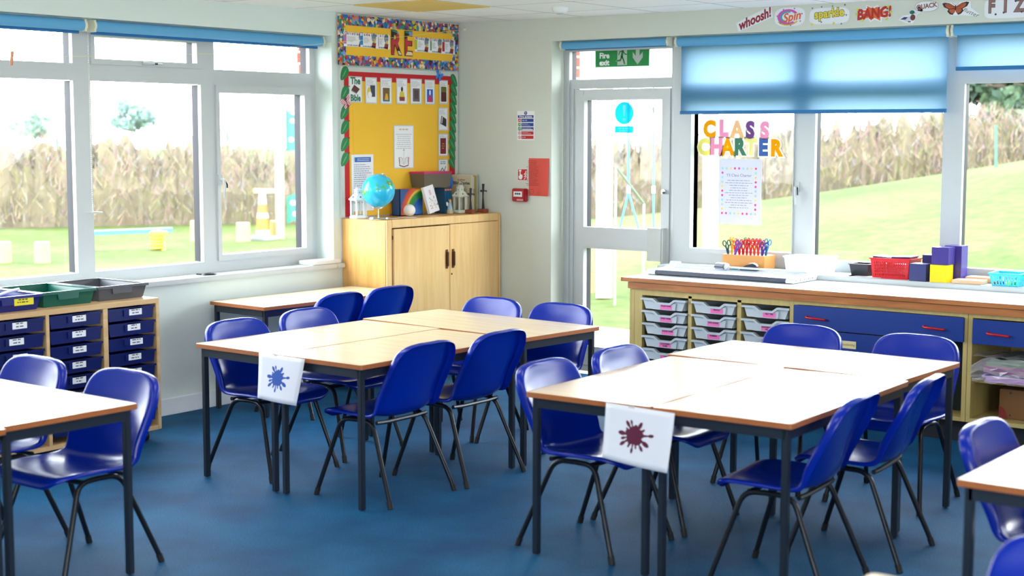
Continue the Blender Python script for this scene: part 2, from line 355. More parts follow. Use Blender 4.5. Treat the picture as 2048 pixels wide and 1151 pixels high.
handle(w1, LW, -2.14, 1.36, -.136); handle(w1, LW, -2.66, 2.04, -.136, False)
MB().box(-.13, -3.15, 1.2, -.11, -3.08, 1.2015).cyl((-.12, -3.10, 1.20), (-.12, -3.03, 1.197), .004).build('stay_peg', UPVC, w1)
c0 = -.15
# door opening: fixed frame, door leaf, fanlight
dr = thing('door_1', None, None, (DX0, .15, 0), kind='structure')
f = MB()
for r in [(DX0, 0, .874, HZ), (.874, 0, .935, 1.947), (.935, 0.0, 1.735, .04), (.874, 1.947, 1.69, 2.01), (.874, 2.2, 1.69, HZ), (1.69, .04, 1.735, HZ)]: member(f, RW, c0, r); dmember(f, RW, c0, r)
f.prism(RW, [(.86, 0), (.88, 0), (.88, 2.2), (.86, 2.2)], c0, c0+.012, 0); f.prism(RW, [(.905, 0), (.915, 0), (.915, 1.947), (.905, 1.947)], c0, c0+.01, 0)
f.build('door_frame', [UPVC, GASKET], dr)
f = MB()
for r in [(.939, .045, 1.005, 1.942), (1.625, .045, 1.687, 1.942), (1.005, 1.868, 1.625, 1.942), (1.005, .858, 1.625, 1.005), (1.005, .045, 1.625, .177)]: member(f, RW, c0, r, .012); dmember(f, RW, c0, r)
for zz in (.20-.02, .99, .875, 1.885): f.rect(RW, 1.0, zz-.002, 1.63, zz, c0+.012, c0+.016, 0)
f.rect(RW, .96, 1.905, 1.0, 1.93, c0+.012, c0+.017, 0)
leaf = f.build('door_leaf', [UPVC, GASKET], dr)
for r in [(1.005, .177, 1.625, .858), (1.005, 1.005, 1.625, 1.868)]: MB().flat(RW, [(r[0], r[1]), (r[2], r[1]), (r[2], r[3]), (r[0], r[3])], c0-.066).build('pane', GLASS, leaf)
MB().flat(RW, [(.874, 2.01), (1.69, 2.01), (1.69, 2.2), (.874, 2.2)], c0-.066).build('pane', GLASS, dr)
q = MB(); q.prism(RW, [(1.55, .80), (1.672, .80), (1.672, 1.02), (1.55, 1.02)], c0+.012, c0+.06, 0); q.prism(RW, [(1.617, .802), (1.66, .802), (1.66, 1.018), (1.617, 1.018)], c0+.06, c0+.068, 0)
q.build('lock_case', mat('grey lock case', (196, 200, 196), .5, var=.05, scale=60), leaf)
q = MB(); q.cyl(RW.p(1.655, 1.262, c0+.01), RW.p(1.655, 1.262, c0+.035), .016, seg=12, m=0); q.cyl(RW.p(1.662, 1.255, c0+.035), RW.p(1.662, 1.255, c0+.045), .008, seg=8, m=1); q.build('lock', [CHROME, BLACK], leaf, True)
q = MB(); 
for aa in (1.752, 1.778): q.cyl(RW.p(aa, 1.165, c0+.012), RW.p(aa, 1.165, c0+.018), .004, seg=8)
# window beside the door
mem = [(1.735, .79, 1.845, 2.268), (1.845, .79, WX1, .868), (1.845, 2.2, WX1, 2.268), (1.845, 1.881, 3.535, 1.981), (2.587, .868, 2.722, 1.881), (2.587, 1.981, 2.722, 2.2),
       (3.535, .868, 3.655, 2.2), (3.655, 1.934, WX1, 2.02), (4.72, .868, 4.83, 1.934), (4.72, 2.02, 4.83, 2.2), (5.8, .868, 5.9, 1.934)]
sash = [((1.845, .868, 2.587, 1.881), .004, .032, .004, .02)]
panes = [(1.845, .868, 2.587, 1.881), (1.845, 1.981, 2.587, 2.2), (2.722, .868, 3.535, 1.881), (2.722, 1.981, 3.535, 2.2), (3.655, .868, 4.72, 1.934), (3.655, 2.02, 4.72, 2.2), (4.83, .868, 5.8, 1.934), (4.83, 2.02, 5.8, 2.2)]
w2 = window('window_2', RW, c0, mem, sash, panes)
handle(w2, RW, 2.612, 1.315, c0)
# windows added behind the camera, out of view, to brighten the room
for nm, pl, A0, A1 in (('window_3', Pl((RX, 0, 0), (0, -1, 0), (0, 0, 1)), 5.7, 9.3), ('window_4', Pl((0, BY, 0), (-1, 0, 0), (0, 0, 1)), -8.2, -4.7)):
    n_ = 3; mem = [(A0, .9, A1, .96), (A0, 2.16, A1, 2.22)]+[(A0+(A1-A0-.07)*k/n_, .96, A0+(A1-A0-.07)*k/n_+.07, 2.16) for k in range(n_+1)]
    window(nm, pl, -.05, mem, [], [(mem[2+k][2], .96, mem[3+k][0], 2.16) for k in range(n_)])
# ================================================================== TABLES
LAM = wood('pale beech laminate', (236, 217, 186), (228, 206, 172), (.6, 8, 8), 3, rough=.24, spec=.5)
EDGE = mat('brown edge band', (168, 98, 52), .45, var=.12, scale=20)
SLATE = mat('slate grey steel', (32, 40, 52), .35, var=.04, scale=6)
def rrect(w, h, r, n=4):
    out = []
    for cx, cy, a0 in ((w/2-r, h/2-r, 0), (-w/2+r, h/2-r, PI/2), (-w/2+r, -h/2+r, PI), (w/2-r, -h/2+r, 1.5*PI)):
        for k in range(n+1): t = a0+PI/2*k/n; out.append((cx+r*math.cos(t), cy+r*math.sin(t)))
    return out
def table(cx, cy, w, d, deg, label, z=.65, group='classroom tables'):
    t = thing('classroom_table', label, 'table', (0, 0, 0), group); G = Pl((0, 0, 0), (1, 0, 0), (0, 1, 0))
    q = MB(); pts = rrect(w, d, .014); q.prism(G, rrect(w-.003, d-.003, .013), z-.019, z-.0004, 0); q.build('tabletop', LAM, t)
    q = MB(); n = len(pts); ins = rrect(w-.004, d-.004, .012)
    vs = [(a, b, z-.02) for a, b in pts]+[(a, b, z-.001) for a, b in pts]+[(a, b, z) for a, b in ins]+[(a, b, z-.021) for a, b in ins]
    for i in range(n):
        j = (i+1) % n
        q.f.append([i, j, n+j, n+i]); q.f.append([n+i, n+j, 2*n+j, 2*n+i]); q.f.append([3*n+i, 3*n+j, j, i]); q.mi += [0, 0, 0]
    q.v = [Vector(v) for v in vs]; q.build('edge_band', EDGE, t, True)
    x, y = w/2-.02, d/2-.02; q = MB()
    for s_ in (-1, 1):
        q.box(-x+.012, s_*y-.012*(s_+1)+.0, z-.062, x-.012, s_*y+.012*(1-s_), z-.021); q.box(s_*x-.012*(s_+1), -y+.02, z-.062, s_*x+.012*(1-s_), y-.02, z-.021)
    q.build('under_frame', SLATE, t)
    for sx in (-1, 1):
        for sy in (-1, 1):
            lg = MB().box(sx*x-.026*(sx > 0), sy*y-.026*(sy > 0), .004, sx*x+.026*(sx < 0), sy*y+.026*(sy < 0), z-.021, .003).build('leg', SLATE, t)
    t.location = (cx, cy, 0); t.rotation_euler = (0, 0, math.radians(deg)); return t
def tab_o(ox, oy, u0, u1, v0, v1, deg, label):
    a = math.radians(deg); u = (u0+u1)/2; v = (v0+v1)/2
    return table(ox+u*math.cos(a)-v*math.sin(a), oy+u*math.sin(a)+v*math.cos(a), u1-u0-.002, v1-v0-.002, deg, label)
tab_o(1.367, -3.664, 0, .548, 0, 1.158, -1.3, 'left-hand table of the middle group, long side along two blue chairs near the wall')
tab_o(1.367, -3.664, .55, 1.098, 0, 1.124, -1.3, 'right-hand table of the middle group, against whose end the blue splat sheet hangs')
table(1.945, -2.215, 1.165, .60, -4.5, 'far table set crosswise at the cupboard end of the middle group')
tab_o(3.41, -3.778, 0, .56, 0, 1.155, 1.8, 'left front table of the right-hand group, behind the maroon splat sheet')
tab_o(3.41, -3.778, .562, 1.122, 0, 1.125, 1.8, 'right front table of the right-hand group, nearest the camera on its right')
table(3.905, -2.30, 1.14, .60, -1, 'far table set crosswise in front of the blue drawers, pale top blown white')
tab_o(1.25, -5.405, 0, 1.165, 0, .575, -1, 'table at the left edge of the photo with two chairs on its far side')
tab_o(1.28, -5.985, 0, 1.165, 0, .575, -1, 'table cut by the left edge of the photo, nearer of the pair there')
tab_o(5.282, -4.2, 0, .56, 0, 1.15, 0, 'table cut by the right edge of the photo, one blue chair at its left side')
tab_o(5.47, -6.37, 0, 1.15, .58, 1.15, 0, 'table whose pale corner just shows at the bottom of the photo')
table(.335, -1.84, .5, 1.17, -3, 'table pushed against the left wall beside the wooden cupboard')

# ================================================================== CHAIRS
SHELL = mat('royal blue polypropylene', (0, 36, 154), .2, spec=.42, bump=.05, bscale=500)
TUBE = mat('dark grey tube', (26, 29, 36), .28, .3)
RUB = mat('black rubber ferrule', (18, 18, 20), .6)
def chair_shell():
    # side profile (x forward, z up) from seat front lip to top of the back, half widths, dish
    st = [(.222, .366, .118, 0), (.216, .382, .150, .0), (.205, .392, .172, .001), (.18, .397, .188, .004), (.13, .396, .196, .008), (.06, .391, .199, .012), (-.01, .384, .200, .015),
          (-.07, .380, .200, .017), (-.11, .383, .200, .020), (-.139, .396, .200, .024), (-.158, .42, .200, .030), (-.172, .46, .200, .034), (-.186, .51, .200, .026),
          (-.203, .56, .200, .019), (-.218, .60, .199, .014), (-.232, .635, .196, .012), (-.243, .665, .187, .012), (-.250, .688, .171, .008), (-.255, .703, .147, .005), (-.258, .712, .112, .003), (-.2595, .7165, .06, .001)]
    nu = 14; n = len(st); P = []; N = []
    for i, (x, z, hw, ds) in enumerate(st):
        a = st[max(i-1, 0)]; b = st[min(i+1, n-1)]; t = Vector((b[0]-a[0], 0, b[1]-a[1])).normalized(); nn = Vector((t.z, 0, -t.x))
        if i < 9: nn = Vector((t.z, 0, -t.x))
        # nn must point to the sitter (up on the seat, forward on the back)
        if nn.z*1.0+nn.x*1.0 < 0: nn = -nn
        row = []
        for k in range(nu+1):
            u = -1+2*k/nu; e = abs(u)
            row.append(Vector((x, u*hw, z))+nn*ds*(e**2.4*1.5-.25))
        P.append(row); N.append(nn)
    bm = bmesh.new(); V = [[bm.verts.new(q) for q in r] for r in P]
    for i in range(n-1):
        for k in range(nu): bm.faces.new((V[i][k], V[i][k+1], V[i+1][k+1], V[i+1][k]))
    # rolled rim
    loop = [(i, nu) for i in range(n)]+[(n-1, k) for k in range(nu-1, -1, -1)]+[(i, 0) for i in range(n-2, -1, -1)]+[(0, k) for k in range(1, nu)]
    m_ = len(loop); prev = [V[i][k] for i, k in loop]
    for out, back in ((.005, .002), (.010, .010), (.0115, .022), (.0115, .034)):
        cur = []
        for q in range(m_):
            i, k = loop[q]; p = P[i][k]; a = P[loop[q-1][0]][loop[q-1][1]]; b = P[loop[(q+1) % m_][0]][loop[(q+1) % m_][1]]
            tg = (b-a).normalized(); od = tg.cross(N[i])
            if od.dot(p-Vector((-.05, 0, .45))) < 0: od = -od
            sc_ = .38 if i < 8 else .38+.62*min(1, (i-7)/4); cur.append(bm.verts.new(p+od*out-N[i]*back*sc_))
        for q in range(m_): bm.faces.new((prev[q-1], prev[q], cur[q], cur[q-1]))
        prev = cur
    bmesh.ops.recalc_face_normals(bm, faces=bm.faces[:])
    me = D.meshes.new('seat_shell'); bm.to_mesh(me); bm.free(); me.materials.append(SHELL)
    me.polygons.foreach_set('use_smooth', [True]*len(me.polygons)); return me
def make_chair():
    r = thing('school_chair', None, 'chair')
    sh = D.objects.new('seat_shell', chair_shell()); COL.objects.link(sh); sh.parent = r
    so = sh.modifiers.new('thick', 'SOLIDIFY'); so.thickness = .004; so.offset = 0
    su = sh.modifiers.new('smooth', 'SUBSURF'); su.levels = 1; su.render_levels = 1
    zr = .362
    for sy in (-1, 1):
        for fr in (1, -1):
            xf = .222 if fr > 0 else -.232; xt = .105 if fr > 0 else -.085
            foot = Vector((xf, sy*.222, .006)); top = Vector((xt, sy*.172, zr)); mid = Vector((.01, sy*.168, zr+.002))
            d = (top-foot).normalized(); pts = [foot]
            kn = top-d*.05; e = top+(mid-top).normalized()*.05
            for k in range(7): t_ = k/6; pts.append(kn*(1-t_)**2+top*2*t_*(1-t_)+e*t_*t_)
            pts.append(mid); lg = MB().tube(pts, .0105, 10).build('leg', TUBE, r, True)
            MB().cyl(foot-Vector((0, 0, .006)), foot+d*.028, .0125, seg=10).build('foot_ferrule', RUB, lg, True)
    for xx in (.085, -.105): MB().tube([(xx, -.170, zr), (xx, -.1, zr-.004), (xx, .1, zr-.004), (xx, .170, zr)], .0095, 8).build('cross_bar', TUBE, r, True)
    return r
ch0 = make_chair()
CH = [
 (1.52, -3.31, 0, 'blue school chair left of the middle tables, nearer the blue splat sheet', 'm'),
 (1.48, -2.77, 0, 'blue school chair left of the middle tables, farther from the camera', 'm'),
 (2.284, -3.34, 180, 'blue school chair with its back to the camera, front one of the middle group', 'm'),
 (2.308, -2.832, 180, 'blue school chair with its back to the camera, second one of the middle group', 'm'),
 (1.68, -2.0, -90, 'blue school chair behind the middle group, in front of the cupboard doors', 'm'),
 (2.155, -2.0, -90, 'blue school chair behind the middle group, in front of the glazed door', 'm'),
 (.55, -2.08, 182, 'blue school chair at the wall table, farther from the cupboard', 'w'),
 (.53, -1.6, 178, 'blue school chair at the wall table, right in front of the cupboard side', 'w'),
 (3.535, -3.46, 0, 'blue school chair left of the right-hand group, beside the maroon splat sheet', 'r'),
 (3.55, -2.94, 0, 'blue school chair left of the right-hand group, in front of the grey trays', 'r'),
 (4.385, -3.46, 185, 'blue school chair with its back to the camera, front one of the right-hand group', 'r'),
 (4.425, -2.915, 186, 'blue school chair with its back to the camera, second one of the right-hand group', 'r'),
 (3.61, -2.03, -90, 'blue school chair behind the right-hand group, left one, by the tray columns', 'r'),
 (4.19, -2.04, -90, 'blue school chair behind the right-hand group, right one, by the open bay', 'r'),
 (1.55, -4.93, -90, 'blue school chair at the far side of the left-edge table, nearer the photo edge', 'l'),
 (2.125, -4.93, -90, 'blue school chair at the far side of the left-edge table, beside its corner leg', 'l'),
 (5.43, -3.66, 0, 'blue school chair at the left side of the table cut by the right edge', 'e'),
 (5.86, -5.19, -90, 'blue school chair back cut off by the bottom right corner of the photo', 'b')]
GR = {'m': 'chairs around the middle tables', 'w': 'chairs at the wall table', 'r': 'chairs around the right-hand tables', 'l': 'chairs at the left-edge table', 'e': None, 'b': None}
for i, (x, y, a, lb, g) in enumerate(CH):
    c = ch0 if i == 0 else copy_tree(ch0)
    c.location = (x, y, 0); c.rotation_euler = (0, 0, math.radians(a)); c['label'] = lb
    c['group'] = 'blue school chairs'
# ================================================================== BLINDS
BLF = fabric_mat('blue blind fabric', (70, 150, 205), (138, 166, 186), .62)
BLR = mat('blue blind roll', (96, 168, 214), .6, var=.03, scale=30)
HEM = mat('blue hem bar', (24, 110, 170), .55)
BRK = mat('cream blind bracket', (226, 224, 204), .5)
def blind(pl, a0, a1, c, zt, zb, r, label, chain=None):
    t = thing('roller_blind', label, 'blind', tuple(pl.p(a0, zb, c)), 'blue roller blinds')
    MB().cyl(pl.p(a0+.012, zt-r, c), pl.p(a1-.012, zt-r, c), r, seg=20).build('roll', BLR, t, True)
    for a in (a0, a1-.012): MB().prism(pl, [(a, zt-2*r-.004), (a+.012, zt-2*r-.004), (a+.012, zt), (a, zt)], c-r-.012, c+r*.8).cyl(pl.p(a-.0015, zt-r, c), pl.p(a+.0135, zt-r, c), r*1.04, seg=16).build('bracket', BRK, t)
    cf = c-r*.9; b0 = zb+.018; q = MB(); n = 24
    q.grid([[pl.p(a0+.02+(a1-a0-.04)*i/n, zt-r+(b0-zt+r)*j/8, cf) for j in range(9)] for i in range(n+1)]); q.build('fabric', BLF, t, True)
    MB().prism(pl, [(a0+.018, zb), (a1-.018, zb), (a1-.018, b0+.004), (a0+.018, b0+.004)], cf-.006, cf+.006).build('hem_bar', HEM, t)
    if chain:
        q = MB(); z = zt-r
        while z > chain[1]: q.box(*(pl.p(chain[0]-.002, z, c+.01)), *(pl.p(chain[0]+.002, z-.004, c+.014))); z -= .011
        q.build('chain', BRK, t)
blind(LW, -3.115, -1.31, -.062, 2.262, 2.186, .031, 'long rolled-up blue blind over the left window, nearer the corner')
blind(LW, -5.7, -3.165, -.062, 2.262, 2.186, .031, 'rolled-up blue blind over the left window, cut by the photo edge', (-3.15, 1.2))
blind(RW, .865, 1.722, -.065, 2.265, 2.208, .026, 'short rolled-up blue blind above the glazed door', (.885, .9))
blind(RW, 1.777, 3.592, -.062, 2.262, 1.768, .03, 'wide blue blind drawn halfway down beside the door, glowing with daylight', (1.765, .95))
blind(RW, 3.606, 5.6, -.062, 2.264, 2.006, .03, 'blue blind drawn a little way down at the right edge of the photo')

# ================================================================== DISPLAY BOARDS
YEL = mat('yellow backing paper', (252, 196, 52), .75, var=.05, scale=4)
RED = mat('red border paper', (200, 24, 34), .7); TRIMW = mat('pale board frame', (206, 212, 206), .5)
def mosaic():
    ma = D.materials.new('bright mosaic border'); ma.use_nodes = True; n = ma.node_tree.nodes; l = ma.node_tree.links; p = n['Principled BSDF']; p.inputs['Roughness'].default_value = .6
    t = n.new('ShaderNodeTexCoord'); v = n.new('ShaderNodeTexVoronoi'); v.inputs['Scale'].default_value = 52; s_ = n.new('ShaderNodeSeparateColor'); r = n.new('ShaderNodeValToRGB'); r.color_ramp.interpolation = 'CONSTANT'
    cs = [(36, 96, 190), (120, 60, 130), (200, 50, 60), (40, 140, 90), (110, 160, 230), (225, 120, 60), (60, 30, 50), (240, 220, 170), (30, 130, 150), (210, 190, 50)]
    e = r.color_ramp.elements
    e[0].position = 0; e[0].color = (*lin(cs[0]), 1); e[1].position = .1; e[1].color = (*lin(cs[1]), 1)
    for i in range(2, 10): q = e.new(i/10); q.color = (*lin(cs[i]), 1)
    l.new(t.outputs['Object'], v.inputs['Vector']); l.new(v.outputs['Color'], s_.inputs[0]); l.new(s_.outputs[0], r.inputs[0]); l.new(r.outputs[0], p.inputs['Base Color']); return ma
MOS = mosaic()
t = thing('display_board', 'upper yellow display board with mosaic border and the letters RE', 'display board', (0, -.63, 2.085))
MB().rect(LW, -1.228, 2.10, -.03, 2.395, .001, .018).build('backing', YEL, t)
q = MB()
for a0, b0, a1, b1 in ((-1.245, 2.085, -1.172, 2.41), (-.078, 2.085, -.012, 2.41), (-1.172, 2.343, -.078, 2.41), (-1.172, 2.085, -.078, 2.15)): q.rect(LW, a0, b0, a1, b1, .0165, .020)
q.build('border', MOS, t)
t = thing('display_board', 'tall yellow display board with red border behind the cupboard things', 'display board', (0, -.63, 1.05))
MB().rect(LW, -1.19, 1.095, -.05, 2.045, .001, .014).rect(LW, -1.105, 1.2, -1.085, 1.98, .014, .0165).build('backing', YEL, t)
q = MB()
for a0, b0, a1, b1 in ((-1.195, 1.095, -1.145, 2.045), (-.108, 1.095, -.05, 2.045), (-1.145, 1.985, -.108, 2.045)): q.rect(LW, a0, b0, a1, b1, .0135, .017)
q.build('border', RED, t)
q = MB()
for a0, b0, a1, b1 in ((-1.225, 1.09, -1.195, 2.075), (-.05, 1.09, -.018, 2.075), (-1.195, 2.045, -.05, 2.075)): q.rect(LW, a0, b0, a1, b1, .001, .02)
q.build('board_frame', TRIMW, t)

def bp(px, py, x=.02): v = on('x', x, px, py); return v.y, v.z
def rp(px, py, y=0): v = on('y', y, px, py); return v.x, v.z
# big letters R and E, patchwork filled
PATCH = [C('patch orange', (240, 130, 40)), C('patch blue', (50, 120, 200)), C('patch green', (110, 180, 90)), C('patch red', (190, 50, 50)), C('patch lilac', (200, 160, 210)), C('patch teal', (40, 170, 190)), C('patch maroon', (110, 35, 50))]
def patchmat(nm, sc):
    ma = MOS.copy(); ma.name = nm
    for x in ma.node_tree.nodes:
        if x.type == 'TEX_VORONOI': x.inputs['Scale'].default_value = sc
    return ma
PW = patchmat('patchwork', 12)
for ch, px, py in (('R', 791, 86), ('E', 816, 88)):
    a, b = bp(px, py); q = MB(); q.text(LW, ch, a, b-.006, .225, .021, 0, .0012, bold=.0085, sx=.78); q.text(LW, ch, a, b-.006, .225, .0226, 1, .0012, bold=.0035, sx=.78)
    tag(q.build('letter_'+ch.lower(), [mat('dark letter outline', (50, 70, 60), .6), PW]), 'large patchwork letter '+ch+' on the upper yellow board', 'letter', 'patchwork letters')
MULTI = [C('letter red', (190, 40, 60)), C('letter blue', (40, 90, 170)), C('letter green', (40, 120, 90)), C('letter purple', (110, 50, 130))]
rel = [('Christianity', 687, 733, (200, 110, 180)), ('Judaism', 720, 756, (40, 140, 210)), ('Islam', 752, 779, (170, 30, 40)), ('Hinduism', 829, 860, (190, 200, 40)), ('Sikhism', 858, 886, (60, 140, 60)), ('Buddhism', 884, 909, (190, 40, 50))]
for i, (nm, x0, x1, col) in enumerate(rel):
    sl = .078; yc = 62+sl*(x0-687); a0, zt = bp(x0, yc); a1, _ = bp(x1, yc); _, zb = bp(x0, yc+30); c = .0205+(i % 2)*.001; w = a1-a0
    q = MB(); q.rect(LW, a0, zb, a1, zt-.004, c, c+.0006, 0); q.frect(LW, a0, zb+.016, a0+.026, zt-.022, c+.0008, 1); q.lines(LW, a0+.034, zb+.03, a0+w*.52, zt-.03, 6, c+.0008, 2, .35, 'l', i)
    for k, chh in enumerate(nm): q.text(LW, chh, a0+.008+(w-.02)*(k+.5)/len(nm), zt-.012, .026, c+.0012, 3+(k+i) % 4, bold=.0012)
    cx = a0+w*.75; cz = (zt+zb)/2
    q.flat(LW, [(cx-.025, cz-.045), (cx+.015, cz-.05), (cx+.022, cz-.015), (cx-.012, cz-.01)], c+.0008, 7); q.disc(LW, cx, cz+.02, .022, c+.0008, 8, ry=.03); q.disc(LW, cx+.006, cz-.004, .012, c+.001, 9)
    q.lines(LW, a0+.01, zb+.003, a1-.01, zb+.014, 1, c+.0008, 2, .8, 'c', i+9)
    tag(q.build('poster', [PAPER, C('spine '+nm, col), GREYINK]+MULTI+[C('picture brown', (150, 60, 50)), C('picture grey', (130, 140, 160)), C('picture yellow', (215, 190, 90))]),
        'small %s poster on the upper yellow board' % nm, 'poster', 'religion posters')
# Bible cards
LACE = mat('pale card border', (206, 212, 214), .7)
pics = [('book', (96, 40, 44)), ('yellow figure and dark board', (60, 66, 80)), ('dark doorway with golden robe', (120, 90, 40)), ('figure in yellow robe', (220, 200, 60)), ('grey old picture', (110, 96, 100)), ('bright blue scene', (30, 100, 200)), ('dark brown cover', (60, 44, 30)), ('dark closed book', (56, 46, 52)), ('maroon book cover', (124, 24, 34)), ('small drawing', (60, 60, 70))]
cards = [(697, 152, 724, 205), (731, 154, 754, 207), (761, 155, 784, 208), (793, 156, 815, 208), (821, 157, 844, 208), (850, 159, 870, 209), (879, 160, 896, 208), (877, 215, 896, 261), (877, 267, 896, 312), (877, 318, 896, 345)]
for i, (x0, y0, x1, y1) in enumerate(cards):
    a0, zt = bp(x0, y0); a1, _ = bp(x1, y0+2); _, zb = bp((x0+x1)/2, y1); w = a1-a0; h = zt-zb; c = .0175 if i else .0195
    q = MB(); q.rect(LW, a0, zb, a1, zt, c, c+.0006, 1); q.frect(LW, a0+.008, zb+.008, a1-.008, zt-.008, c+.001, 0); cx = (a0+a1)/2
    if i == 0:
        q.text(LW, 'The', cx, zt-h*.18, .062, c+.0014, 4, bold=.0025, sx=.95); q.text(LW, 'Bible', cx, zb+h*.17, .058, c+.0014, 4, bold=.0025, sx=.85)
        q.flat(LW, [(cx-.04, zb+h*.48), (cx+.012, zb+h*.36), (cx+.042, zb+h*.52), (cx-.012, zb+h*.68)], c+.0014, 3); q.flat(LW, [(cx-.04, zb+h*.48), (cx+.012, zb+h*.36), (cx+.012, zb+h*.32), (cx-.042, zb+h*.44)], c+.0016, 2)
    elif i == 7: q.lines(LW, a0+.014, zt-h*.3, a1-.014, zt-.014, 4, c+.0014, 2, .3, 'l', i); q.flat(LW, [(cx-.03, zb+h*.3), (cx+.034, zb+h*.16), (cx+.036, zb+h*.5), (cx-.02, zb+h*.66)], c+.0014, 3); q.flat(LW, [(cx-.02, zb+h*.33), (cx-.012, zb+h*.31), (cx-.005, zb+h*.6), (cx-.012, zb+h*.62)], c+.0017, 0)
    elif i == 8: q.lines(LW, a0+.014, zt-h*.18, a1-.014, zt-.014, 2, c+.0014, 2, .3, 'l', i); q.frect(LW, cx-.032, zb+h*.1, cx+.032, zb+h*.8, c+.0014, 3); q.lines(LW, cx-.018, zb+h*.3, cx+.018, zb+h*.6, 3, c+.0017, 5, .3)
    elif i == 9: q.lines(LW, a0+.014, zt-h*.4, a1-.014, zt-.014, 2, c+.0014, 6, .5, 'c', i); q.stroke(LW, [(cx-.03, zb+h*.1), (cx-.01, zb+h*.35), (cx+.01, zb+h*.12), (cx+.03, zb+h*.45)], .006, c+.0014, 3)
    else:
        q.lines(LW, a0+.014, zt-h*.34, a1-.014, zt-.014, 5, c+.0014, 2, .3, 'l', i)
        if i not in (1, 3): q.frect(LW, cx-w*.3, zb+h*.1, cx+w*.3, zb+h*(.62 if i < 6 else .72), c+.0014, 3)
        if i == 1: q.frect(LW, cx-.01, zb+h*.26, cx+w*.34, zb+h*.7, c+.0014, 3); q.disc(LW, cx-.022, zb+h*.42, .02, c+.0016, 5, ry=.035); q.disc(LW, cx-.014, zb+h*.34, .02, c+.0018, 0)
        if i == 2: q.flat(LW, [(cx-.018, zb+h*.13), (cx+.022, zb+h*.13), (cx+.012, zb+h*.4), (cx-.006, zb+h*.4)], c+.0017, 5); q.frect(LW, cx-w*.3, zb+h*.1, cx+w*.3, zb+h*.16, c+.0018, 6)
        if i == 3: q.flat(LW, [(cx-.03, zb+h*.2), (cx+.03, zb+h*.2), (cx+.02, zb+h*.45), (cx, zb+h*.56), (cx-.02, zb+h*.45)], c+.0014, 3); q.disc(LW, cx, zb+h*.58, .011, c+.0016, 6, ry=.016); q.frect(LW, cx-.026, zb+h*.12, cx+.028, zb+h*.28, c+.0018, 5)
        if i == 4: q.frect(LW, cx-.02, zb+h*.2, cx+.022, zb+h*.55, c+.0017, 6)
        if i == 5: q.flat(LW, [(cx-.022, zb+h*.1), (cx+.022, zb+h*.1), (cx+.02, zb+h*.3), (cx, zb+h*.42), (cx-.018, zb+h*.3)], c+.0017, 5); q.disc(LW, cx, zb+h*.48, .008, c+.0018, 0, ry=.018)
        if i == 6: q.frect(LW, cx-.03, zb+h*.5, cx+.03, zb+h*.7, c+.0017, 5); q.frect(LW, cx-.03, zb+h*.12, cx+.03, zb+h*.48, c+.0017, 6)
    ac = [(96, 40, 44), (225, 200, 90), (225, 170, 50), (150, 50, 50), (0, 0, 0), (200, 40, 90), (110, 110, 50), (0, 0, 0), (200, 170, 90), (0, 0, 0)][i]
    tag(q.build('bible_card', [PAPER, LACE, GREYINK, C('card picture %d' % i, pics[i][1]), C('bible green', (36, 120, 90)), C('card accent %d' % i, ac), C('card detail %d' % i, [(60, 60, 60), (0, 0, 0), (40, 110, 130), (60, 40, 50), (80, 66, 76), (0, 0, 0), (90, 30, 30), (0, 0, 0), (0, 0, 0), (50, 120, 160)][i])]),
        ['card reading The Bible at the left end of the card row', 'white card with a yellow figure and dark board, second in the row', 'white card with dark doorway and golden robe, third in the row', 'white card with a figure in a yellow robe, middle of the row', 'white card with a framed grey picture, fifth in the row', 'white card with a bright blue scene, sixth in the row',
         'white card with dark brown cover, top right of the card row', 'white card with a tilted dark book, second down the right side', 'white card with a maroon book cover, third down the right side', 'white card with a small drawing, lowest down the right side'][i], 'card', 'cards on the yellow board')
# prayer sheet, newsletter
a0, zt = bp(788, 250); a1, zb = bp(828, 336); c = .0165
q = MB(); q.rect(LW, a0, zb, a1, zt, c, c+.0006, 1); q.frect(LW, a0+.007, zb+.007, a1-.007, zt-.007, c+.001, 0); cx = (a0+a1)/2
q.lines(LW, a0+.03, zt-.04, a1-.03, zt-.018, 1, c+.0013, 5, .5, 'c', 3); q.lines(LW, a0+.02, zt-.165, a1-.02, zt-.055, 8, c+.0013, 2, .22, 'c', 2)
q.stroke(LW, [(cx-.05, zb+.075), (cx-.044, zb+.02), (cx, zb+.012), (cx+.044, zb+.02), (cx+.05, zb+.075)], .007, c+.0013, 3)
q.stroke(LW, [(cx-.044, zb+.028), (cx-.036, zb+.078), (cx-.016, zb+.07), (cx, zb+.026), (cx+.016, zb+.07), (cx+.036, zb+.078), (cx+.044, zb+.028)], .0025, c+.0014, 2)
for k in (-.024, -.01, .012, .026): q.stroke(LW, [(cx+k, zb+.03), (cx+k, zb+.07)], .0018, c+.0014, 4)
q.stroke(LW, [(cx, zb+.06), (cx, zb+.14)], .0015, c+.0014, 4); q.stroke(LW, [(cx-.008, zb+.125), (cx+.008, zb+.125)], .003, c+.0014, 4)
tag(q.build('prayer_sheet', [PAPER, LACE, GREYINK, C('open book brown', (140, 50, 50)), INK, C('faint orange', (220, 190, 170))]), 'white sheet with an open book drawing in the middle of the yellow board', 'sheet')
a0, zt = bp(703, 309); a1, zb = bp(748, 420)
q = MB(); n = 6; q.grid([[LW.p(a0+(a1-a0)*i/n, zb+(zt-zb)*j/n, .0175+.006*math.sin(PI*i/n)*(1-j/n)) for j in range(n+1)] for i in range(n+1)], 0); c = .0185+.005
q2 = .019
q.frect(LW, a0+.03, zt-.05, a1-.03, zt-.018, c, 1); q.lines(LW, a0+.045, zt-.045, a1-.04, zt-.024, 2, c+.0003, 0, .3, 'c', 6); q.lines(LW, a0+.02, zb+.05, a1-.02, zt-.06, 19, c, 2, .28, 'l', 4)
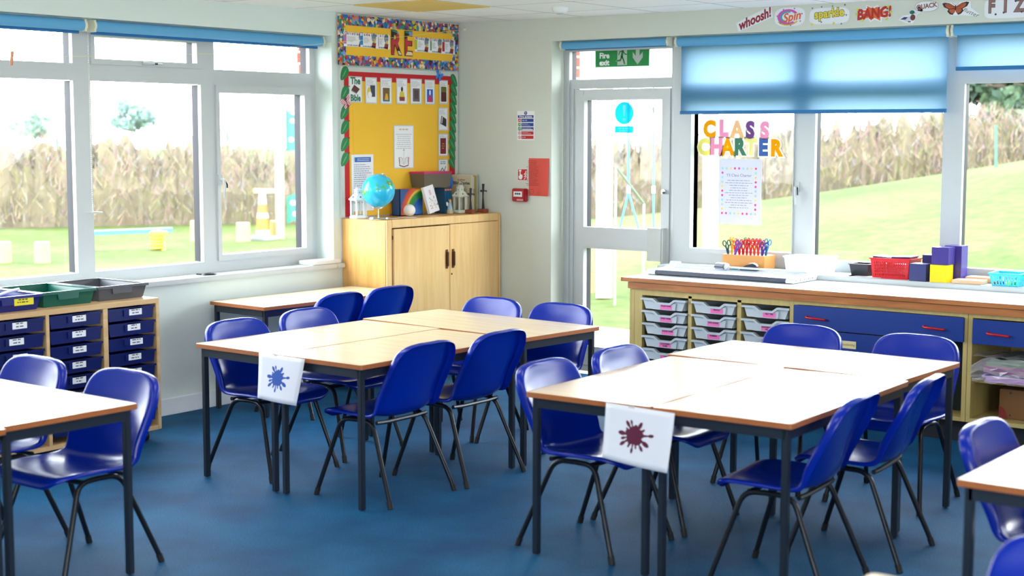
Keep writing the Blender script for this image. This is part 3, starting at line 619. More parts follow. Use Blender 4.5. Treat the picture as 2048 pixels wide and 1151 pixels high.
tag(q.build('notice_sheet', [PAPER, C('blue banner', (30, 100, 190)), C('blue grey print', (120, 130, 180))]), 'white printed sheet with a blue heading pinned behind the globe', 'sheet')
# leaf tags
LEAF = mat('green leaf card', (30, 130, 70), .6, var=.12, scale=30)
def leaf(px, py, rot, L, W, lab, grp, stalk):
    a, b = bp(px, py, .02); q = MB(); cr, sr = math.cos(rot), math.sin(rot); pts = []
    for k in range(20):
        t = k/20*2*PI; x = L/2*math.cos(t); w = W/2*math.sin(t)*(1-.35*math.cos(t))*(1 if abs(math.cos(t)) < .9 else .8); pts.append((a+x*cr-w*sr, b+x*sr+w*cr))
    q.prism(LW, pts, .0205, .0225, 0); q.stroke(LW, [(a-L*.42*cr, b-L*.42*sr), (a+L*.40*cr, b+L*.40*sr)], .0016, .0226, 1)
    rn = random.Random(int(px*py)); 
    for k in range(5): x = L*(-.2+.09*k); q.stroke(LW, [(a+x*cr-.004*sr, b+x*sr+.004*cr), (a+(x+.006)*cr+.004*sr, b+(x+.006)*sr-.004*cr)], .0022, .0228, 1)
    if stalk: q.stroke(LW, [(a-L*.5*cr, b-L*.5*sr), (a-L*.5*cr+.02, b-L*.5*sr+.002)], .004, .0226, 2)
    tag(q.build('leaf_tag', [LEAF, C('pale leaf writing', (150, 200, 165)), C('dark stalk', (30, 50, 40))]), lab, 'leaf', grp)
ords = ['top', 'second', 'third', 'fourth', 'fifth', 'sixth', 'seventh', 'eighth', 'ninth', 'lowest']
for i, (x, y) in enumerate([(688, 147), (689, 186), (688, 225), (689, 255), (689, 289), (689, 319)]):
    leaf(x, y, PI+.95, .105, .062, 'green leaf tag on the left red border, %s from the top' % (ords[i] if i else 'first'), 'leaf tags', i > 0)
for i in range(10): leaf(908-.45*i, 161+18.4*i, -.95, .105 if i < 9 else .09, .052, 'green leaf tag on the right red border, %s' % (['topmost', 'second down', 'third down', 'fourth down', 'fifth down', 'sixth down', 'seventh down', 'eighth down', 'ninth down', 'lowest'][i]), 'leaf tags', False)
def butterfly(px, py, s, rot, m1, lab):
    a, b = bp(px, py, .02); q = MB(); cr, sr = math.cos(rot), math.sin(rot)
    for sg in (-1, 1):
        for pts in ([(0, .1), (.5, .9), (1, 1), (1.05, .4), (.6, 0), (0, -.1)], [(0, 0), (.6, -.1), (.85, -.5), (.55, -.9), (.15, -.5)]):
            P = [(sg*x*s, y*s) for x, y in pts]; q.prism(LW, [(a+x*cr-y*sr, b+x*sr+y*cr) for x, y in P], .024, .0255, 0)
    q.stroke(LW, [(a-.0*sr, b), (a+.9*s*-sr, b+.9*s*cr)], s*.14, .0262, 1)
    tag(q.build('paper_butterfly', [m1, C('butterfly body', (40, 60, 120))]), lab, 'butterfly')
GING = D.materials.new('pink striped paper'); GING.use_nodes = True; n = GING.node_tree.nodes; wv = n.new('ShaderNodeTexWave'); wv.inputs['Scale'].default_value = 26; r = n.new('ShaderNodeValToRGB'); r.color_ramp.elements[0].position = .45; r.color_ramp.elements[1].position = .55
r.color_ramp.elements[0].color = (*lin((200, 40, 80)), 1); r.color_ramp.elements[1].color = (*lin((250, 220, 225)), 1); tcx = n.new('ShaderNodeTexCoord'); mpx = n.new('ShaderNodeMapping'); mpx.inputs['Rotation'].default_value = (.7, 0, PI/2)
for a_, b_2 in ((tcx.outputs['Object'], mpx.inputs[0]), (mpx.outputs[0], wv.inputs[0]), (wv.outputs['Fac'], r.inputs[0]), (r.outputs[0], n['Principled BSDF'].inputs['Base Color'])): GING.node_tree.links.new(a_, b_2)
butterfly(877, 152, .036, -.5, C('bright blue paper', (40, 130, 220)), 'bright blue paper butterfly at the top right of the red border')
butterfly(692, 205, .042, .5, GING, 'pink striped paper butterfly on the left red border')

# ================================================================== SIGNS ON THE RIGHT WALL
BLU = C('sign blue', (24, 60, 150)); GRN = C('sign green', (0, 150, 70)); SRED = C('sign red', (196, 24, 32))
a0, zt = rp(1035, 222); a1, zb = rp(1069, 280); w = a1-a0; h = zt-zb
q = MB(); q.rect(RW, a0, zb, a1, zt, 0, .003, 0); q.disc(RW, a0+w*.5, zt-h*.07, .013, .0035, 1); q.text(RW, '!', a0+w*.5, zt-h*.07, .022, .0038, 0, bold=.001)
q.frect(RW, a0+.006, zt-h*.24, a1-.006, zt-h*.145, .0035, 1); q.text(RW, 'Fire action', (a0+a1)/2, zt-h*.195, .021, .0038, 0, bold=.0005, sx=1.2)
for k in range(5):
    b1 = zt-h*(.265+.145*k); b0 = b1-h*.115; cc = (1, 1, 1, 2, 2)[k]; q.frect(RW, a0+.036, b0, a1-.006, b1, .0035, cc)
    q.lines(RW, a0+.042, b0+.004, a0+w*(.6 if k in (0, 4) else .85), b1-.004, 1 if k in (0, 4) else 2, .0038, 5, .35, 'l', k)
    if k < 3: q.frect(RW, a0+.008, b0, a0+.031, b1, .0035, (2, 3, 3)[k]); q.stroke(RW, [(a0+.013, b0+.005), (a0+.022, b1-.006), (a0+.026, b0+.006)], .003, .0038, 0)
    else: q.disc(RW, a0+.0195, (b0+b1)/2, .011, .0035, 2); q.disc(RW, a0+.0195, (b0+b1)/2, .0075, .0037, 0); q.stroke(RW, [(a0+.012, b1-.006), (a0+.027, b0+.006)], .003, .0039, 2)
    if k == 2: q.frect(RW, a0+.042, b0+.002, a1-.012, b0+.009, .004, 0)
tag(q.build('fire_action_sign', [PAPER, BLU, SRED, GRN, INK, C('pale sign print', (190, 205, 235))]), 'Fire action notice with blue and red rows on the right wall', 'sign')
a0, zt = rp(1036, 337); a1, zb = rp(1055, 361); w = a1-a0; h = zt-zb
q = MB(); q.rect(RW, a0, zb, a1, zt, 0, .003, 0); q.frect(RW, a0+.003, zb+.003, a1-.003, zt-.003, .0033, 1)
q.flat(RW, [(a0+w*.15, zb+h*.12), (a0+w*.42, zb+h*.1), (a0+w*.52, zb+h*.3), (a0+w*.5, zb+h*.5), (a0+w*.32, zb+h*.52), (a0+w*.3, zb+h*.75), (a0+w*.2, zb+h*.75), (a0+w*.2, zb+h*.45), (a0+w*.1, zb+h*.35)], .0036, 0)
q.rect(RW, a0+w*.14, zb+h*.76, a0+w*.38, zb+h*.92, .0034, .0038, 0)
for k in range(3): q.stroke(RW, [(a0+w*(.68+.0*k), zb+h*(.12+.2*k)), (a0+w*.8, zb+h*(.22+.2*k)), (a0+w*.88, zb+h*(.4+.2*k))], .006, .0036, 0)
tag(q.build('fire_alarm_sign', [PAPER, SRED]), 'small red fire alarm pictogram sign above the call point', 'sign')
a0, zt = rp(1031, 376); a1, zb = rp(1057, 403); t = thing('fire_call_point', 'red break-glass fire alarm call point on the right wall', 'fire alarm', (a0, 0, zb)); w = a1-a0; h = zt-zb
MB().box(a0, -.045, zb, a1, 0, zt, .006).build('case', mat('red alarm case', (170, 16, 30), .35), t)
q = MB(); q.rect(RW, a0+w*.15, zb+h*.38, a1-w*.2, zt-h*.22, .045, .047, 0)
for k in range(3): q.disc(RW, a0+w*(.33+.15*k), zb+h*.6, .007, .0475, 1)
q.stroke(RW, [(a0+w*.27, zb+h*.6), (a0+w*.69, zb+h*.6)], .003, .0475, 1); q.build('glass_panel', [PAPER, INK], t)
MB().rect(RW, a0+w*.4, zb+h*.08, a1-w*.12, zb+h*.2, .0452, .0462).build('label_strip', C('pink strip', (230, 170, 170)), t)
q = MB(); a0, zt = rp(1058, 316); a1, _ = rp(1099, 318); _, zb = rp(1075, 391.5); w = a1-a0; n = 6
q.grid([[RW.p(a0+w*i/n, zb+(zt-zb)*j/n, .002+.014*(i/n)**2*(1-j/n)) for j in range(n+1)] for i in range(n+1)], 0)
Q = Pl(RW.p(0, 0, .0035), (1, -.06, 0), (0, 0, 1)); q.lines(Q, a0+.012, zb+.07, a1-.04, zt-.012, 17, .012, 1, .32, 'c', 8); q.disc(Q, a0+w*.4, zb+.032, .017, .012, 1); q.disc(Q, a0+w*.4, zb+.032, .0145, .0124, 0); q.stroke(Q, [(a0+w*.36, zb+.03), (a0+w*.44, zb+.03)], .003, .0127, 1)
tag(q.build('red_notice_sheet', [mat('salmon red paper', (228, 88, 76), .7), C('dark red print', (150, 40, 40))]), 'salmon-red printed notice sheet pinned beside the call point', 'sheet')
MB().cyl((.071, -.0, 2.372), (.071, -.03, 2.372), .010, seg=12).build('x', BRK)
tag(D.objects['x'], 'small round hook holding the string, near the ceiling corner', 'hook'); D.objects['x'].name = 'wall_hook'
# string with a clothes peg
s0 = Vector((.071, -.03, 2.372)); s1 = Vector((.06, -1.27, 2.20)); s2 = Vector((.10, -3.2, 2.065)); s3 = Vector((.12, -5.6, 2.10)); q = MB(); pts = []
def lerp(a, b, t): return a+(b-a)*t
key = [s0, on('x', .06, 800, 74), on('x', .06, 690, 83), on('x', .06, 560, 96), on('x', .08, 430, 107), on('x', .08, 300, 111), on('x', .10, 150, 113), on('x', .10, 20, 111), on('x', .10, 10, 111)+Vector((0, -1.6, .04))]
tag(MB().tube(key, .0012, 5).build('hanging_string', C('yellow string', (236, 232, 150)), None, True), 'thin yellow string running along the left window to the corner hook', 'string')
pp = on('x', .10, 24, 111); q = MB()
for sg in (-1, 1): q.box(pp.x+sg*.002, pp.y-.004, pp.z-.05, pp.x+sg*.009, pp.y+.004, pp.z+.022, .001, T=Matrix.Translation(pp) @ Matrix.Rotation(-.12, 4, 'X') @ Matrix.Translation(-pp))
q.m = 1; q.cyl((pp.x-.01, pp.y, pp.z-.012), (pp.x+.01, pp.y, pp.z-.012), .004, seg=8)
tag(q.build('clothes_peg', [mat('wooden peg', (206, 130, 90), .6), CHROME]), 'wooden clothes peg clipped on the string at the top left', 'peg')
# ceiling things
q = MB(); p0 = on('z', 2.42, 713.5, 8.6); q.box(.497, -1.607, 2.4135, 1.085, -1.015, 2.4205)
tag(q.build('ceiling_panel', mat('yellowed ceiling panel', (232, 196, 112), .6, var=.06, scale=3)), 'square yellow ceiling panel above the display board', 'ceiling panel')
v = on('z', 2.42, 1120, 15); t = thing('smoke_detector', 'white round smoke detector on the ceiling near the door', 'smoke detector', (v.x, v.y, 2.385))
MB().lathe([(.03, 2.385), (.042, 2.39), (.05, 2.405), (.052, 2.42)], (v.x, v.y, 0), 24).build('body', WHITE, t, True); MB().lathe([(.018, 2.378), (.022, 2.381), (.022, 2.386)], (v.x, v.y, 0), 16).build('sensor', mat('grey sensor', (190, 192, 190), .4), t, True)

# ================================================================== STICKERS, LETTERS AND SIGNS AT THE RIGHT-HAND GLASS
def cut(q, pts, c=.001, m=0): q.prism(RW, pts, c, c+.0012, m)
def blob(a0, b0, a1, b1, n=28, sq=3, wob=0, seed=0):
    rn = random.Random(seed); out = []
    for k in range(n):
        t = 2*PI*k/n; c_, s_ = math.cos(t), math.sin(t); f = 1+wob*rn.uniform(-1, 1)
        out.append(((a0+a1)/2+(a1-a0)/2*f*math.copysign(abs(c_)**(2/sq), c_), (b0+b1)/2+(b1-b0)/2*f*math.copysign(abs(s_)**(2/sq), s_)))
    return out
CARD = mat('cut-out white card', (238, 240, 246), .55)
def sticker(name, q, mats, label): return tag(q.build(name, [CARD]+mats), label, 'sticker', 'word stickers above the window')
# whoosh
a0, b0 = rp(1476, 54); a1, b1 = rp(1542, 24); q = MB(); an = math.atan2(b1-b0, a1-a0); w = math.hypot(a1-a0, b1-b0); cr, sr = math.cos(an), math.sin(an); cxx, czz = (a0+a1)/2, (b0+b1)/2
P = [(-w*.52, -.03), (w*.52, -.036), (w*.55, .036), (-w*.3, .03), (-w*.52, .024)]; cut(q, [(cxx+x*cr-y*sr, czz+x*sr+y*cr) for x, y in P])
q.text(RW, 'whoosh!', cxx, czz, .078, .0025, 1, rot=an, bold=.0028, shear=.35, sx=.86); sticker('word_sticker', q, [C('dark red word', (150, 20, 44))], 'red whoosh! word sticker, leftmost above the wide blind')
# spin
a0, b0 = rp(1549, 54); a1, b1 = rp(1611, 13); q = MB(); cut(q, blob(a0, b0, a1, b1, sq=3)); cx, cz = (a0+a1)/2, (b0+b1)/2
for r0, r1, m_, t0, t1 in ((.062, .045, 1, .5, 5.4), (.045, .034, 2, 1.2, 4.6), (.070, .060, 3, 3.7, 5.7)):
    P = [(cx-.012+1.15*r0*math.cos(t0+(t1-t0)*k/18), cz+.75*r0*math.sin(t0+(t1-t0)*k/18)) for k in range(19)]; P2 = [(cx-.012+1.15*r1*math.cos(t0+(t1-t0)*k/18), cz+.75*r1*math.sin(t0+(t1-t0)*k/18)) for k in range(19)]
    for k in range(18): q.flat(RW, [P[k], P[k+1], P2[k+1], P2[k]], .0025, m_)
q.text(RW, 'Spin', cx+.012, cz-.002, .072, .0032, 4, bold=.0018, rot=.15, shear=.3)
for k in range(7): q.star(RW, cx+.085*math.cos(k*.9+.3), cz+.052*math.sin(k*.9+.3), .007, .0026, 5)
sticker('word_sticker', q, [C('pink swirl', (210, 90, 190)), C('teal swirl', (50, 170, 190)), C('yellow swirl', (225, 190, 40)), C('orange word', (225, 100, 50)), C('outline lilac', (120, 110, 150))], 'pink and yellow Spin word sticker')
# sparkle
a0, b0 = rp(1619, 50); a1, b1 = rp(1699, 13); q = MB(); cut(q, blob(a0, b0, a1, b1, sq=4, wob=.02, seed=2)); cx, cz = (a0+a1)/2, (b0+b1)/2
q.text(RW, 'sparkle', cx, cz+.014, .07, .0025, 2, bold=.005, rot=.06, sx=.95); q.text(RW, 'sparkle', cx, cz+.014, .07, .003, 1, bold=.002, rot=.06, sx=.95)
for k, (x, y, m_) in enumerate([(-.11, -.045, 1), (-.05, -.035, 3), (.03, -.045, 1), (.08, -.05, 3), (.11, .0, 3), (-.11, .05, 3), (-.05, .055, 3), (.02, .056, 3), (.1, .06, 2)]): q.star(RW, cx+x, cz+y, .011 if m_ == 1 else .008, .0026, m_)
sticker('word_sticker', q, [C('sparkle yellow', (236, 214, 70)), C('sparkle olive', (96, 100, 40)), C('sparkle lilac', (130, 126, 160))], 'yellow sparkle word sticker with little stars')
# bang
a0, b0 = rp(1711, 47); a1, b1 = rp(1786, 7); q = MB(); cx, cz = (a0+a1)/2, (b0+b1)/2; w, h = (a1-a0)/2, (b1-b0)/2; S_ = []; S2 = []
rr = [1, .55, .95, .5, .8, .55, 1, .55, .9, .5, 1, .55, .85, .5, .8, .5, .95, .55, 1, .5]
for k, f in enumerate(rr): t_ = 2*PI*k/len(rr)+.1; S_.append((cx+w*min(1.05, f+.12)*math.cos(t_), cz+h*min(1.08, f+.16)*math.sin(t_))); S2.append((cx+w*.93*f*math.cos(t_), cz+h*.95*f*math.sin(t_)))
cut(q, S_); q.flat(RW, S2, .0025, 1); q.text(RW, 'BANG!', cx, cz, .082, .003, 2, bold=.004, sx=.86, rot=.06, shear=.1)
for x, y in ((-.9, .55), (-.95, .0), (-.6, -.7), (.75, .7), (.9, .1), (.7, -.6)): q.star(RW, cx+x*w, cz+y*h, .012, .0034, 3)
sticker('word_sticker', q, [C('bang orange', (226, 110, 44)), C('bang red', (190, 40, 36)), C('bang star', (220, 220, 70))], 'orange starburst BANG! sticker')
# quack: mallard with speech bubble
q = MB(); a0, b0 = rp(1799, 45); a1, b1 = rp(1834, 20); w, h = a1-a0, b1-b0
cut(q, [(a0-.006, b0+h*.22), (a0+w*.4, b0-.006), (a0+w*.75, b0-.01), (a0+w*1.0, b0+h*.35), (a0+w*1.02, b0+h*.9), (a0+w*.85, b0+h*1.05), (a0+w*.6, b0+h*.95), (a0+w*.55, b0+h*.62), (a0+w*.2, b0+h*.6)])
bx0, by0 = rp(1830, 28); bx1, by1 = rp(1877, 1); P = blob(bx0, by0+.01, bx1, by1+.0, 24, 2.4); cut(q, P, .0012); cut(q, [(bx0+.01, by0-.012), (bx0+.05, by0+.02), (bx0+.02, by0+.045)], .0012)
for k in range(24): q.stroke(RW, [P[k], P[(k+1) % 24]], .0016, .0027, 5)
q.text(RW, 'QUACK', (bx0+bx1)/2, (by0+by1)/2+.006, .036, .0028, 4, bold=.0014, sx=.95, rot=.1)
q.flat(RW, [(a0+.004, b0+h*.25), (a0+w*.28, b0+h*.45), (a0+w*.5, b0+h*.42), (a0+w*.35, b0+h*.22)], .0027, 2); q.flat(RW, [(a0+w*.2, b0+h*.2), (a0+w*.5, b0+h*.45), (a0+w*.72, b0+h*.5), (a0+w*.7, b0+h*.12), (a0+w*.4, b0+h*.06)], .0025, 6)
q.disc(RW, a0+w*.78, b0+h*.38, w*.15, .0029, 3, ry=h*.26); q.disc(RW, a0+w*.73, b0+h*.82, w*.15, .003, 1, ry=h*.17); q.flat(RW, [(a0+w*.84, b0+h*.8), (a0+w*1.0, b0+h*.72), (a0+w*.84, b0+h*.74)], .0031, 4); q.frect(RW, a0+w*.5, b0-.001, a0+w*.66, b0+h*.08, .0029, 3)
sticker('word_sticker', q, [C('duck green', (20, 110, 96)), C('duck wing blue', (50, 56, 110)), C('duck brown', (110, 62, 50)), C('quack brown', (150, 96, 84)), C('bubble line', (150, 120, 130)), C('duck grey', (214, 214, 224))], 'duck sticker with a QUACK speech bubble')
# flutter
q = MB(); a0, b0 = rp(1884, 31); a1, b1 = rp(1939, 3); cx, cz = (a0+a1)/2, (b0+b1)/2; w, h = (a1-a0)/2, (b1-b0)/2
def wing(f, m_, c_):
    for sg in (-1, 1):
        q.flat(RW, [(cx+sg*w*x*f, cz+h*y*f) for x, y in ((0, .3), (.45, .85), (.8, 1), (1, .9), (.85, .3), (.55, -.05), (0, -.1))], c_, m_); q.flat(RW, [(cx+sg*w*x*f, cz+h*y*f) for x, y in ((0, .05), (.5, .05), (.6, -.4), (.42, -.85), (.2, -1), (.03, -.5))], c_, m_)
cut(q, [(cx-w*1.05, cz+h*1.0), (cx-w*.5, cz-h*.4), (cx-w*.3, cz-h*1.1), (cx+w*.4, cz-h*1.1), (cx+w*1.6, cz-h*1.35), (cx+w*1.75, cz-h*1.0), (cx+w*1.15, cz-h*.0), (cx+w*1.1, cz+h*1.05), (cx+w*.3, cz+h*1.0), (cx, cz+h*.8), (cx-w*.3, cz+h*1.0)])
wing(1, 2, .0025); wing(.8, 1, .003); q.frect(RW, cx-.003, cz-h*.3, cx+.003, cz+h*.55, .0035, 2)
for k in (-1, 1): q.stroke(RW, [(cx, cz+h*.5), (cx+k*.02, cz+h*.9)], .0015, .0035, 2)
for sg in (-1, 1):
    for x in (.25, .5, .75): q.stroke(RW, [(cx+sg*.004, cz+h*.2), (cx+sg*w*x*.8, cz+h*(.2+.55*x))], .0014, .0034, 2)
q.text(RW, 'flutter', cx+w*1.12, cz-h*.75, .032, .0026, 2, rot=-.42, shear=.3, sp=1.15)
sticker('word_sticker', q, [C('butterfly orange', (190, 92, 52)), C('butterfly dark', (54, 34, 38))], 'orange butterfly sticker with the word flutter')
# fizz
q = MB(); a0, b0 = rp(1972, 34); a1, b1 = rp(2056, -6); cut(q, blob(a0-.01, b0-.012, a1+.02, b1, 24, 5)); h = b1-b0
for k, chh in enumerate('FIZZ'): q.text(RW, chh, a0+.03+.078*k, b0+h*.55, .1, .0025, 2, bold=.006, sx=.8); q.text(RW, chh, a0+.03+.078*k, b0+h*.55, .1, .003, 1, bold=.003, sx=.8)
for x, y in ((.055, .012), (.1, .02), (.13, .1), (.165, .08), (.2, .02), (.245, .09)): q.disc(RW, a0+x, b0+y, .006, .003, 2, 10)
sticker('word_sticker', q, [C('fizz brown', (150, 110, 100)), C('fizz dark', (80, 74, 96))], 'brown bubbly FIZZ word sticker at the right end')
# CLASS CHARTER letters on the glass
def gp(px, py): return rp(px, py, .21)
G_ = .21
chs = [('C', 1420, 258, (250, 170, 20), 'orange'), ('L', 1448, 257, (250, 160, 200), 'pink'), ('A', 1475, 259, (250, 200, 150), 'peach'), ('S', 1501, 260, (160, 110, 220), 'purple'), ('S', 1530, 261, (250, 150, 200), 'pink'),
       ('C', 1409, 294, (246, 236, 130), 'pale yellow'), ('H', 1434, 293, (248, 170, 200), 'pink'), ('A', 1456, 294, (250, 170, 20), 'orange'), ('R', 1480, 294, (0, 170, 100), 'green'), ('T', 1503, 294, (248, 240, 160), 'cream'), ('E', 1527, 295, (0, 160, 225), 'blue'), ('R', 1553, 296, (250, 170, 20), 'orange')]
for i, (ch, px, py, col, cn) in enumerate(chs):
    a, b = gp(px, py); q = MB(); pl = Pl((0, G_-.004, 0), (1, 0, 0), (0, 0, 1))
    q.text(pl, ch, a, b-.004, .138, 0, 0, .001, bold=.016, sx=.9); q.text(pl, ch, a, b-.004, .138, .0018, 1, 0, bold=.0085, sx=.9)
    rn = random.Random(i)
    tag(q.build('letter_'+ch.lower(), [film_mat('letter white edge', (240, 240, 230), .93, .75) if i == 0 else D.materials['letter white edge'], film_mat('letter '+cn, col, .97, .8) if 'letter '+cn not in D.materials else D.materials['letter '+cn]]),
        '%s letter %s in the word %s on the window' % (cn, ch, 'CLASS' if i < 5 else 'CHARTER') + (['', '', '', ', fourth', ', last', '', '', '', ', fourth', '', '', ', last'][i]), 'letter', 'class charter letters')
a0, zt = gp(1440, 317); a1, zb = gp(1522, 450); pl = Pl((0, G_-.004, 0), (1, 0, 0), (0, 0, 1)); q = MB(); q.rect(pl, a0, zb, a1, zt, 0, .001, 0)
b0, c1_ = gp(1446, 336); b1, c0_ = gp(1511, 428); cc = [(250, 90, 140), (160, 220, 235), (250, 225, 130), (230, 90, 180), (190, 220, 190)]
for k in range(9):
    for yy in (c0_, c1_): q.star(pl, b0+(b1-b0)*k/8, yy, .010, .0014, 1+(k*3+(yy > 1.3)) % 5, 6, .6)
for k in range(1, 10):
    for xx in (b0, b1): q.star(pl, xx, c0_+(c1_-c0_)*k/10, .010, .0014, 1+(k*2+(xx > b0)) % 5, 6, .6)
q.text(pl, 'Y3 Class Charter', (b0+b1)/2, c1_-.045, .026, .0014, 6); q.lines(pl, b0+.02, c0_+.03, b1-.02, c1_-.07, 12, .0014, 6, .18, 'c', 5)
tag(q.build('charter_poster', [film_mat('backlit paper', (222, 224, 240), .985, .86)]+[film_mat('poster flower %d' % i, c, .98, .85) for i, c in enumerate(cc)]+[film_mat('poster print', (120, 120, 140), .98, .85)]), 'white Class Charter poster with flower border taped on the window', 'poster')
# fire exit sign on the fanlight
a0, zb = gp(1192, 134.5); a1, _ = gp(1299, 132); _, zt = gp(1192, 92); w = a1-a0; h = zt-zb; q = MB(); pl = Pl((0, G_-.004, 0), (1, 0, 0), (0, 0, 1))
zt = zb+.152; h = zt-zb
q.rect(pl, a0-.006, zb-.006, a1+.006, zt+.006, 0, .002, 0); q.frect(pl, a0, zb, a1, zt, .0024, 1)
q.text(pl, 'Fire', a0+w*.075, zb+h*.49, .052, .0028, 2, al='LEFT', bold=.0018); q.text(pl, 'exit', a0+w*.075, zb+h*.18, .052, .0028, 2, al='LEFT', bold=.0018)
q.frect(pl, a0+w*.415, zb+h*.06, a0+w*.595, zt-h*.06, .0028, 0)
def sp_(x, y): return (a0+w*x, zb+h*y)
q.disc(pl, *sp_(.535, .80), .0085, .0032, 1)
for P, ww in (([(.515, .68), (.495, .42)], .017), ([(.50, .45), (.47, .27), (.41, .26)], .011), ([(.50, .45), (.53, .28), (.55, .12)], .011), ([(.51, .68), (.465, .66), (.44, .52)], .007), ([(.52, .66), (.56, .53), (.59, .53)], .007)): q.stroke(pl, [sp_(*k) for k in P], ww, .0032, 1)
q.flat(pl, [sp_(.385, .22), sp_(.42, .36), sp_(.42, .26)], .0029, 0)
q.flat(pl, [sp_(*k) for k in ((.755, .92), (.825, .92), (.825, .45), (.885, .62), (.885, .38), (.79, .06), (.70, .38), (.70, .62), (.755, .45))], .0028, 0)
tag(q.build('fire_exit_sign', [film_mat('sign white', (236, 240, 236), .97, .6), mat('fire exit green', (0, 140, 64), .5), mat('sign lettering white', (252, 253, 252), .4)]), 'green Fire exit sign with running man and arrow above the door', 'sign')
# mandatory sign sticker on the door glass
a, b = gp(1249, 226); q = MB(); AQ = film_mat('blue sticker film', (20, 150, 215), .93, .75); WF = film_mat('white sticker film', (250, 252, 252), .5); r0 = gp(1268, 226)[0]-a
q.disc(pl, a, b, r0, .0, 0, 28); q.disc(pl, a, b-r0*.58, r0*.16, .0006, 1, 12); q.flat(pl, [(a-r0*.16, b+r0*.55), (a-r0*.1, b+r0*.72), (a+r0*.1, b+r0*.72), (a+r0*.16, b+r0*.55), (a+r0*.06, b-r0*.28), (a-r0*.06, b-r0*.28)], .0006, 1)
q.frect(pl, a-r0*.98, b-r0*1.75, a+r0*.98, b-r0*1.15, 0, 0); q.lines(pl, a-r0*.85, b-r0*1.7, a+r0*.85, b-r0*1.22, 2, .0006, 1, .5, 'c', 3)
tag(q.build('door_sticker', [AQ, WF]), 'round blue exclamation mark sticker on the door glass', 'sticker')
# ================================================================== WOODEN CUPBOARD IN THE CORNER
OAK = wood('honey oak veneer', (238, 188, 112), (222, 164, 90), (9, 9, .8), 3.2, rough=.35)
OAKL = wood('pale oak veneer', (244, 204, 142), (234, 186, 120), (9, 9, .7), 3.0, rough=.33)
DARKW = mat('dark handle wood', (96, 58, 36), .5, var=.3, scale=60)
X0, X1, Y0, Y1, ZT = .004, .402, -1.208, -.012, 1.087
t = thing('wooden_cupboard', 'honey-coloured wooden two-door cupboard in the corner below the display board', 'cupboard', ((X0+X1)/2, (Y0+Y1)/2, 0))
q = MB(); q.box(X0, Y0, .06, X1-.012, Y0+.02, ZT-.001, .002).box(X0, Y1-.02, .06, X1-.012, Y1, ZT-.001, .002).box(X0, Y0+.02, ZT-.024, X1-.012, Y1-.02, ZT-.002).box(X0, Y0+.02, .06, X1-.012, Y1-.02, .08).box(X0, Y0+.02, .08, X0+.01, Y1-.02, ZT-.024)
q.box(X0+.02, Y0+.02, 0, X1-.06, Y1-.02, .06); q.build('carcass', OAK, t)
q = MB(); q.box(X1-.022, Y0, .06, X1, Y0+.045, ZT, .004).box(X1-.022, Y1-.03, .06, X1, Y1, ZT, .006).box(X1-.022, Y0+.045, ZT-.052, X1, Y1-.03, ZT, .004).box(X1-.022, Y0+.045, .06, X1, Y1-.03, .085, .003); q.build('face_frame', OAKL, t)
def hand(par, y, xx, rot=None):
    q = MB(rot); q.box(xx, y-.013, .735, xx+.006, y+.013, .865, .003).box(xx+.006, y-.006, .75, xx+.02, y+.006, .85, .004); q.build('door_handle', DARKW, par)
q = MB(); q.box(X1-.016, -.578, .09, X1+.002, -.045, ZT-.056, .002); d2 = q.build('door', OAKL, t); hand(d2, -.548, X1+.002)
q = MB().cyl((X1+.002, -.562, .695), (X1+.005, -.562, .695), .007, seg=4); q.build('keyhole', BLACK, d2)
hx = Vector((X1-.006, -.585, 0)); Rm = Matrix.Translation(hx) @ Matrix.Rotation(-.0, 4, 'Z') @ Matrix.Translation(-hx)
q = MB(); q.box(X1-.016, -1.147, .09, X1+.002, -.582, ZT-.06, .002); d1 = q.build('door', OAKL, t); hand(d1, -.615, X1+.002)
q = MB().box(X1-.018, -1.163, .09, X1-.014, -1.147, ZT-.058).box(X1-.016, -1.162, .96, X1-.002, -1.15, .985, .002); q.build('door_gap_shade', mat('dark gap shade', (70, 34, 18), .8), t)  # solid dark strip; the shade inside the door gap is its colour
# ---------------- things on it
def ct(px, py): return on('z', 1.0875, px, py)
# globe
c = on('x', .28, 757, 436); gx, gy = .28, c.y; zc = on('x', .28, 757, 381).z; R = .108
t = thing('globe', 'blue light-up globe on a round chrome foot on the cupboard', 'globe', (gx, gy, 1.0875))
gm = D.materials.new('globe map'); gm.use_nodes = True; n = gm.node_tree.nodes; l = gm.node_tree.links; p = n['Principled BSDF']; p.inputs['Roughness'].default_value = .12
tcg = n.new('ShaderNodeTexCoord'); no = n.new('ShaderNodeTexNoise'); no.inputs['Scale'].default_value = 11; no.inputs['Detail'].default_value = 6; r = n.new('ShaderNodeValToRGB'); e = r.color_ramp.elements
e[0].position = .0; e[0].color = (*lin((0, 150, 225)), 1); e[1].position = .56; e[1].color = (*lin((60, 200, 235)), 1)
for pos, c_ in ((.60, (90, 190, 130)), (.65, (70, 160, 90)), (.70, (205, 190, 150)), (.75, (170, 150, 120))): x = e.new(pos); x.color = (*lin(c_), 1)
l.new(tcg.outputs['Object'], no.inputs['Vector']); l.new(no.outputs['Fac'], r.inputs[0]); l.new(r.outputs[0], p.inputs['Base Color'])
MB().sphere((gx, gy, zc), R, 40).build('sphere', gm, t, True)
ax = Vector((0, .42, 1)).normalized(); q = MB(); pts = []
for k in range(25):
    a = PI*k/24; d = ax*math.cos(a)+Vector((0, 1, -.42)).normalized()*math.sin(a); pts.append(Vector((gx, gy, zc))+d*(R+.008))
q.tube(pts, .004, 8); q.sphere(pts[0], .007, 10); q.sphere(pts[-1], .007, 10); q.build('meridian_arm', CHROME, t, True)
q = MB().cyl((gx, gy, 1.095), (gx, gy, zc-R-.005), .0035); q.build('stem', CHROME, t, True)
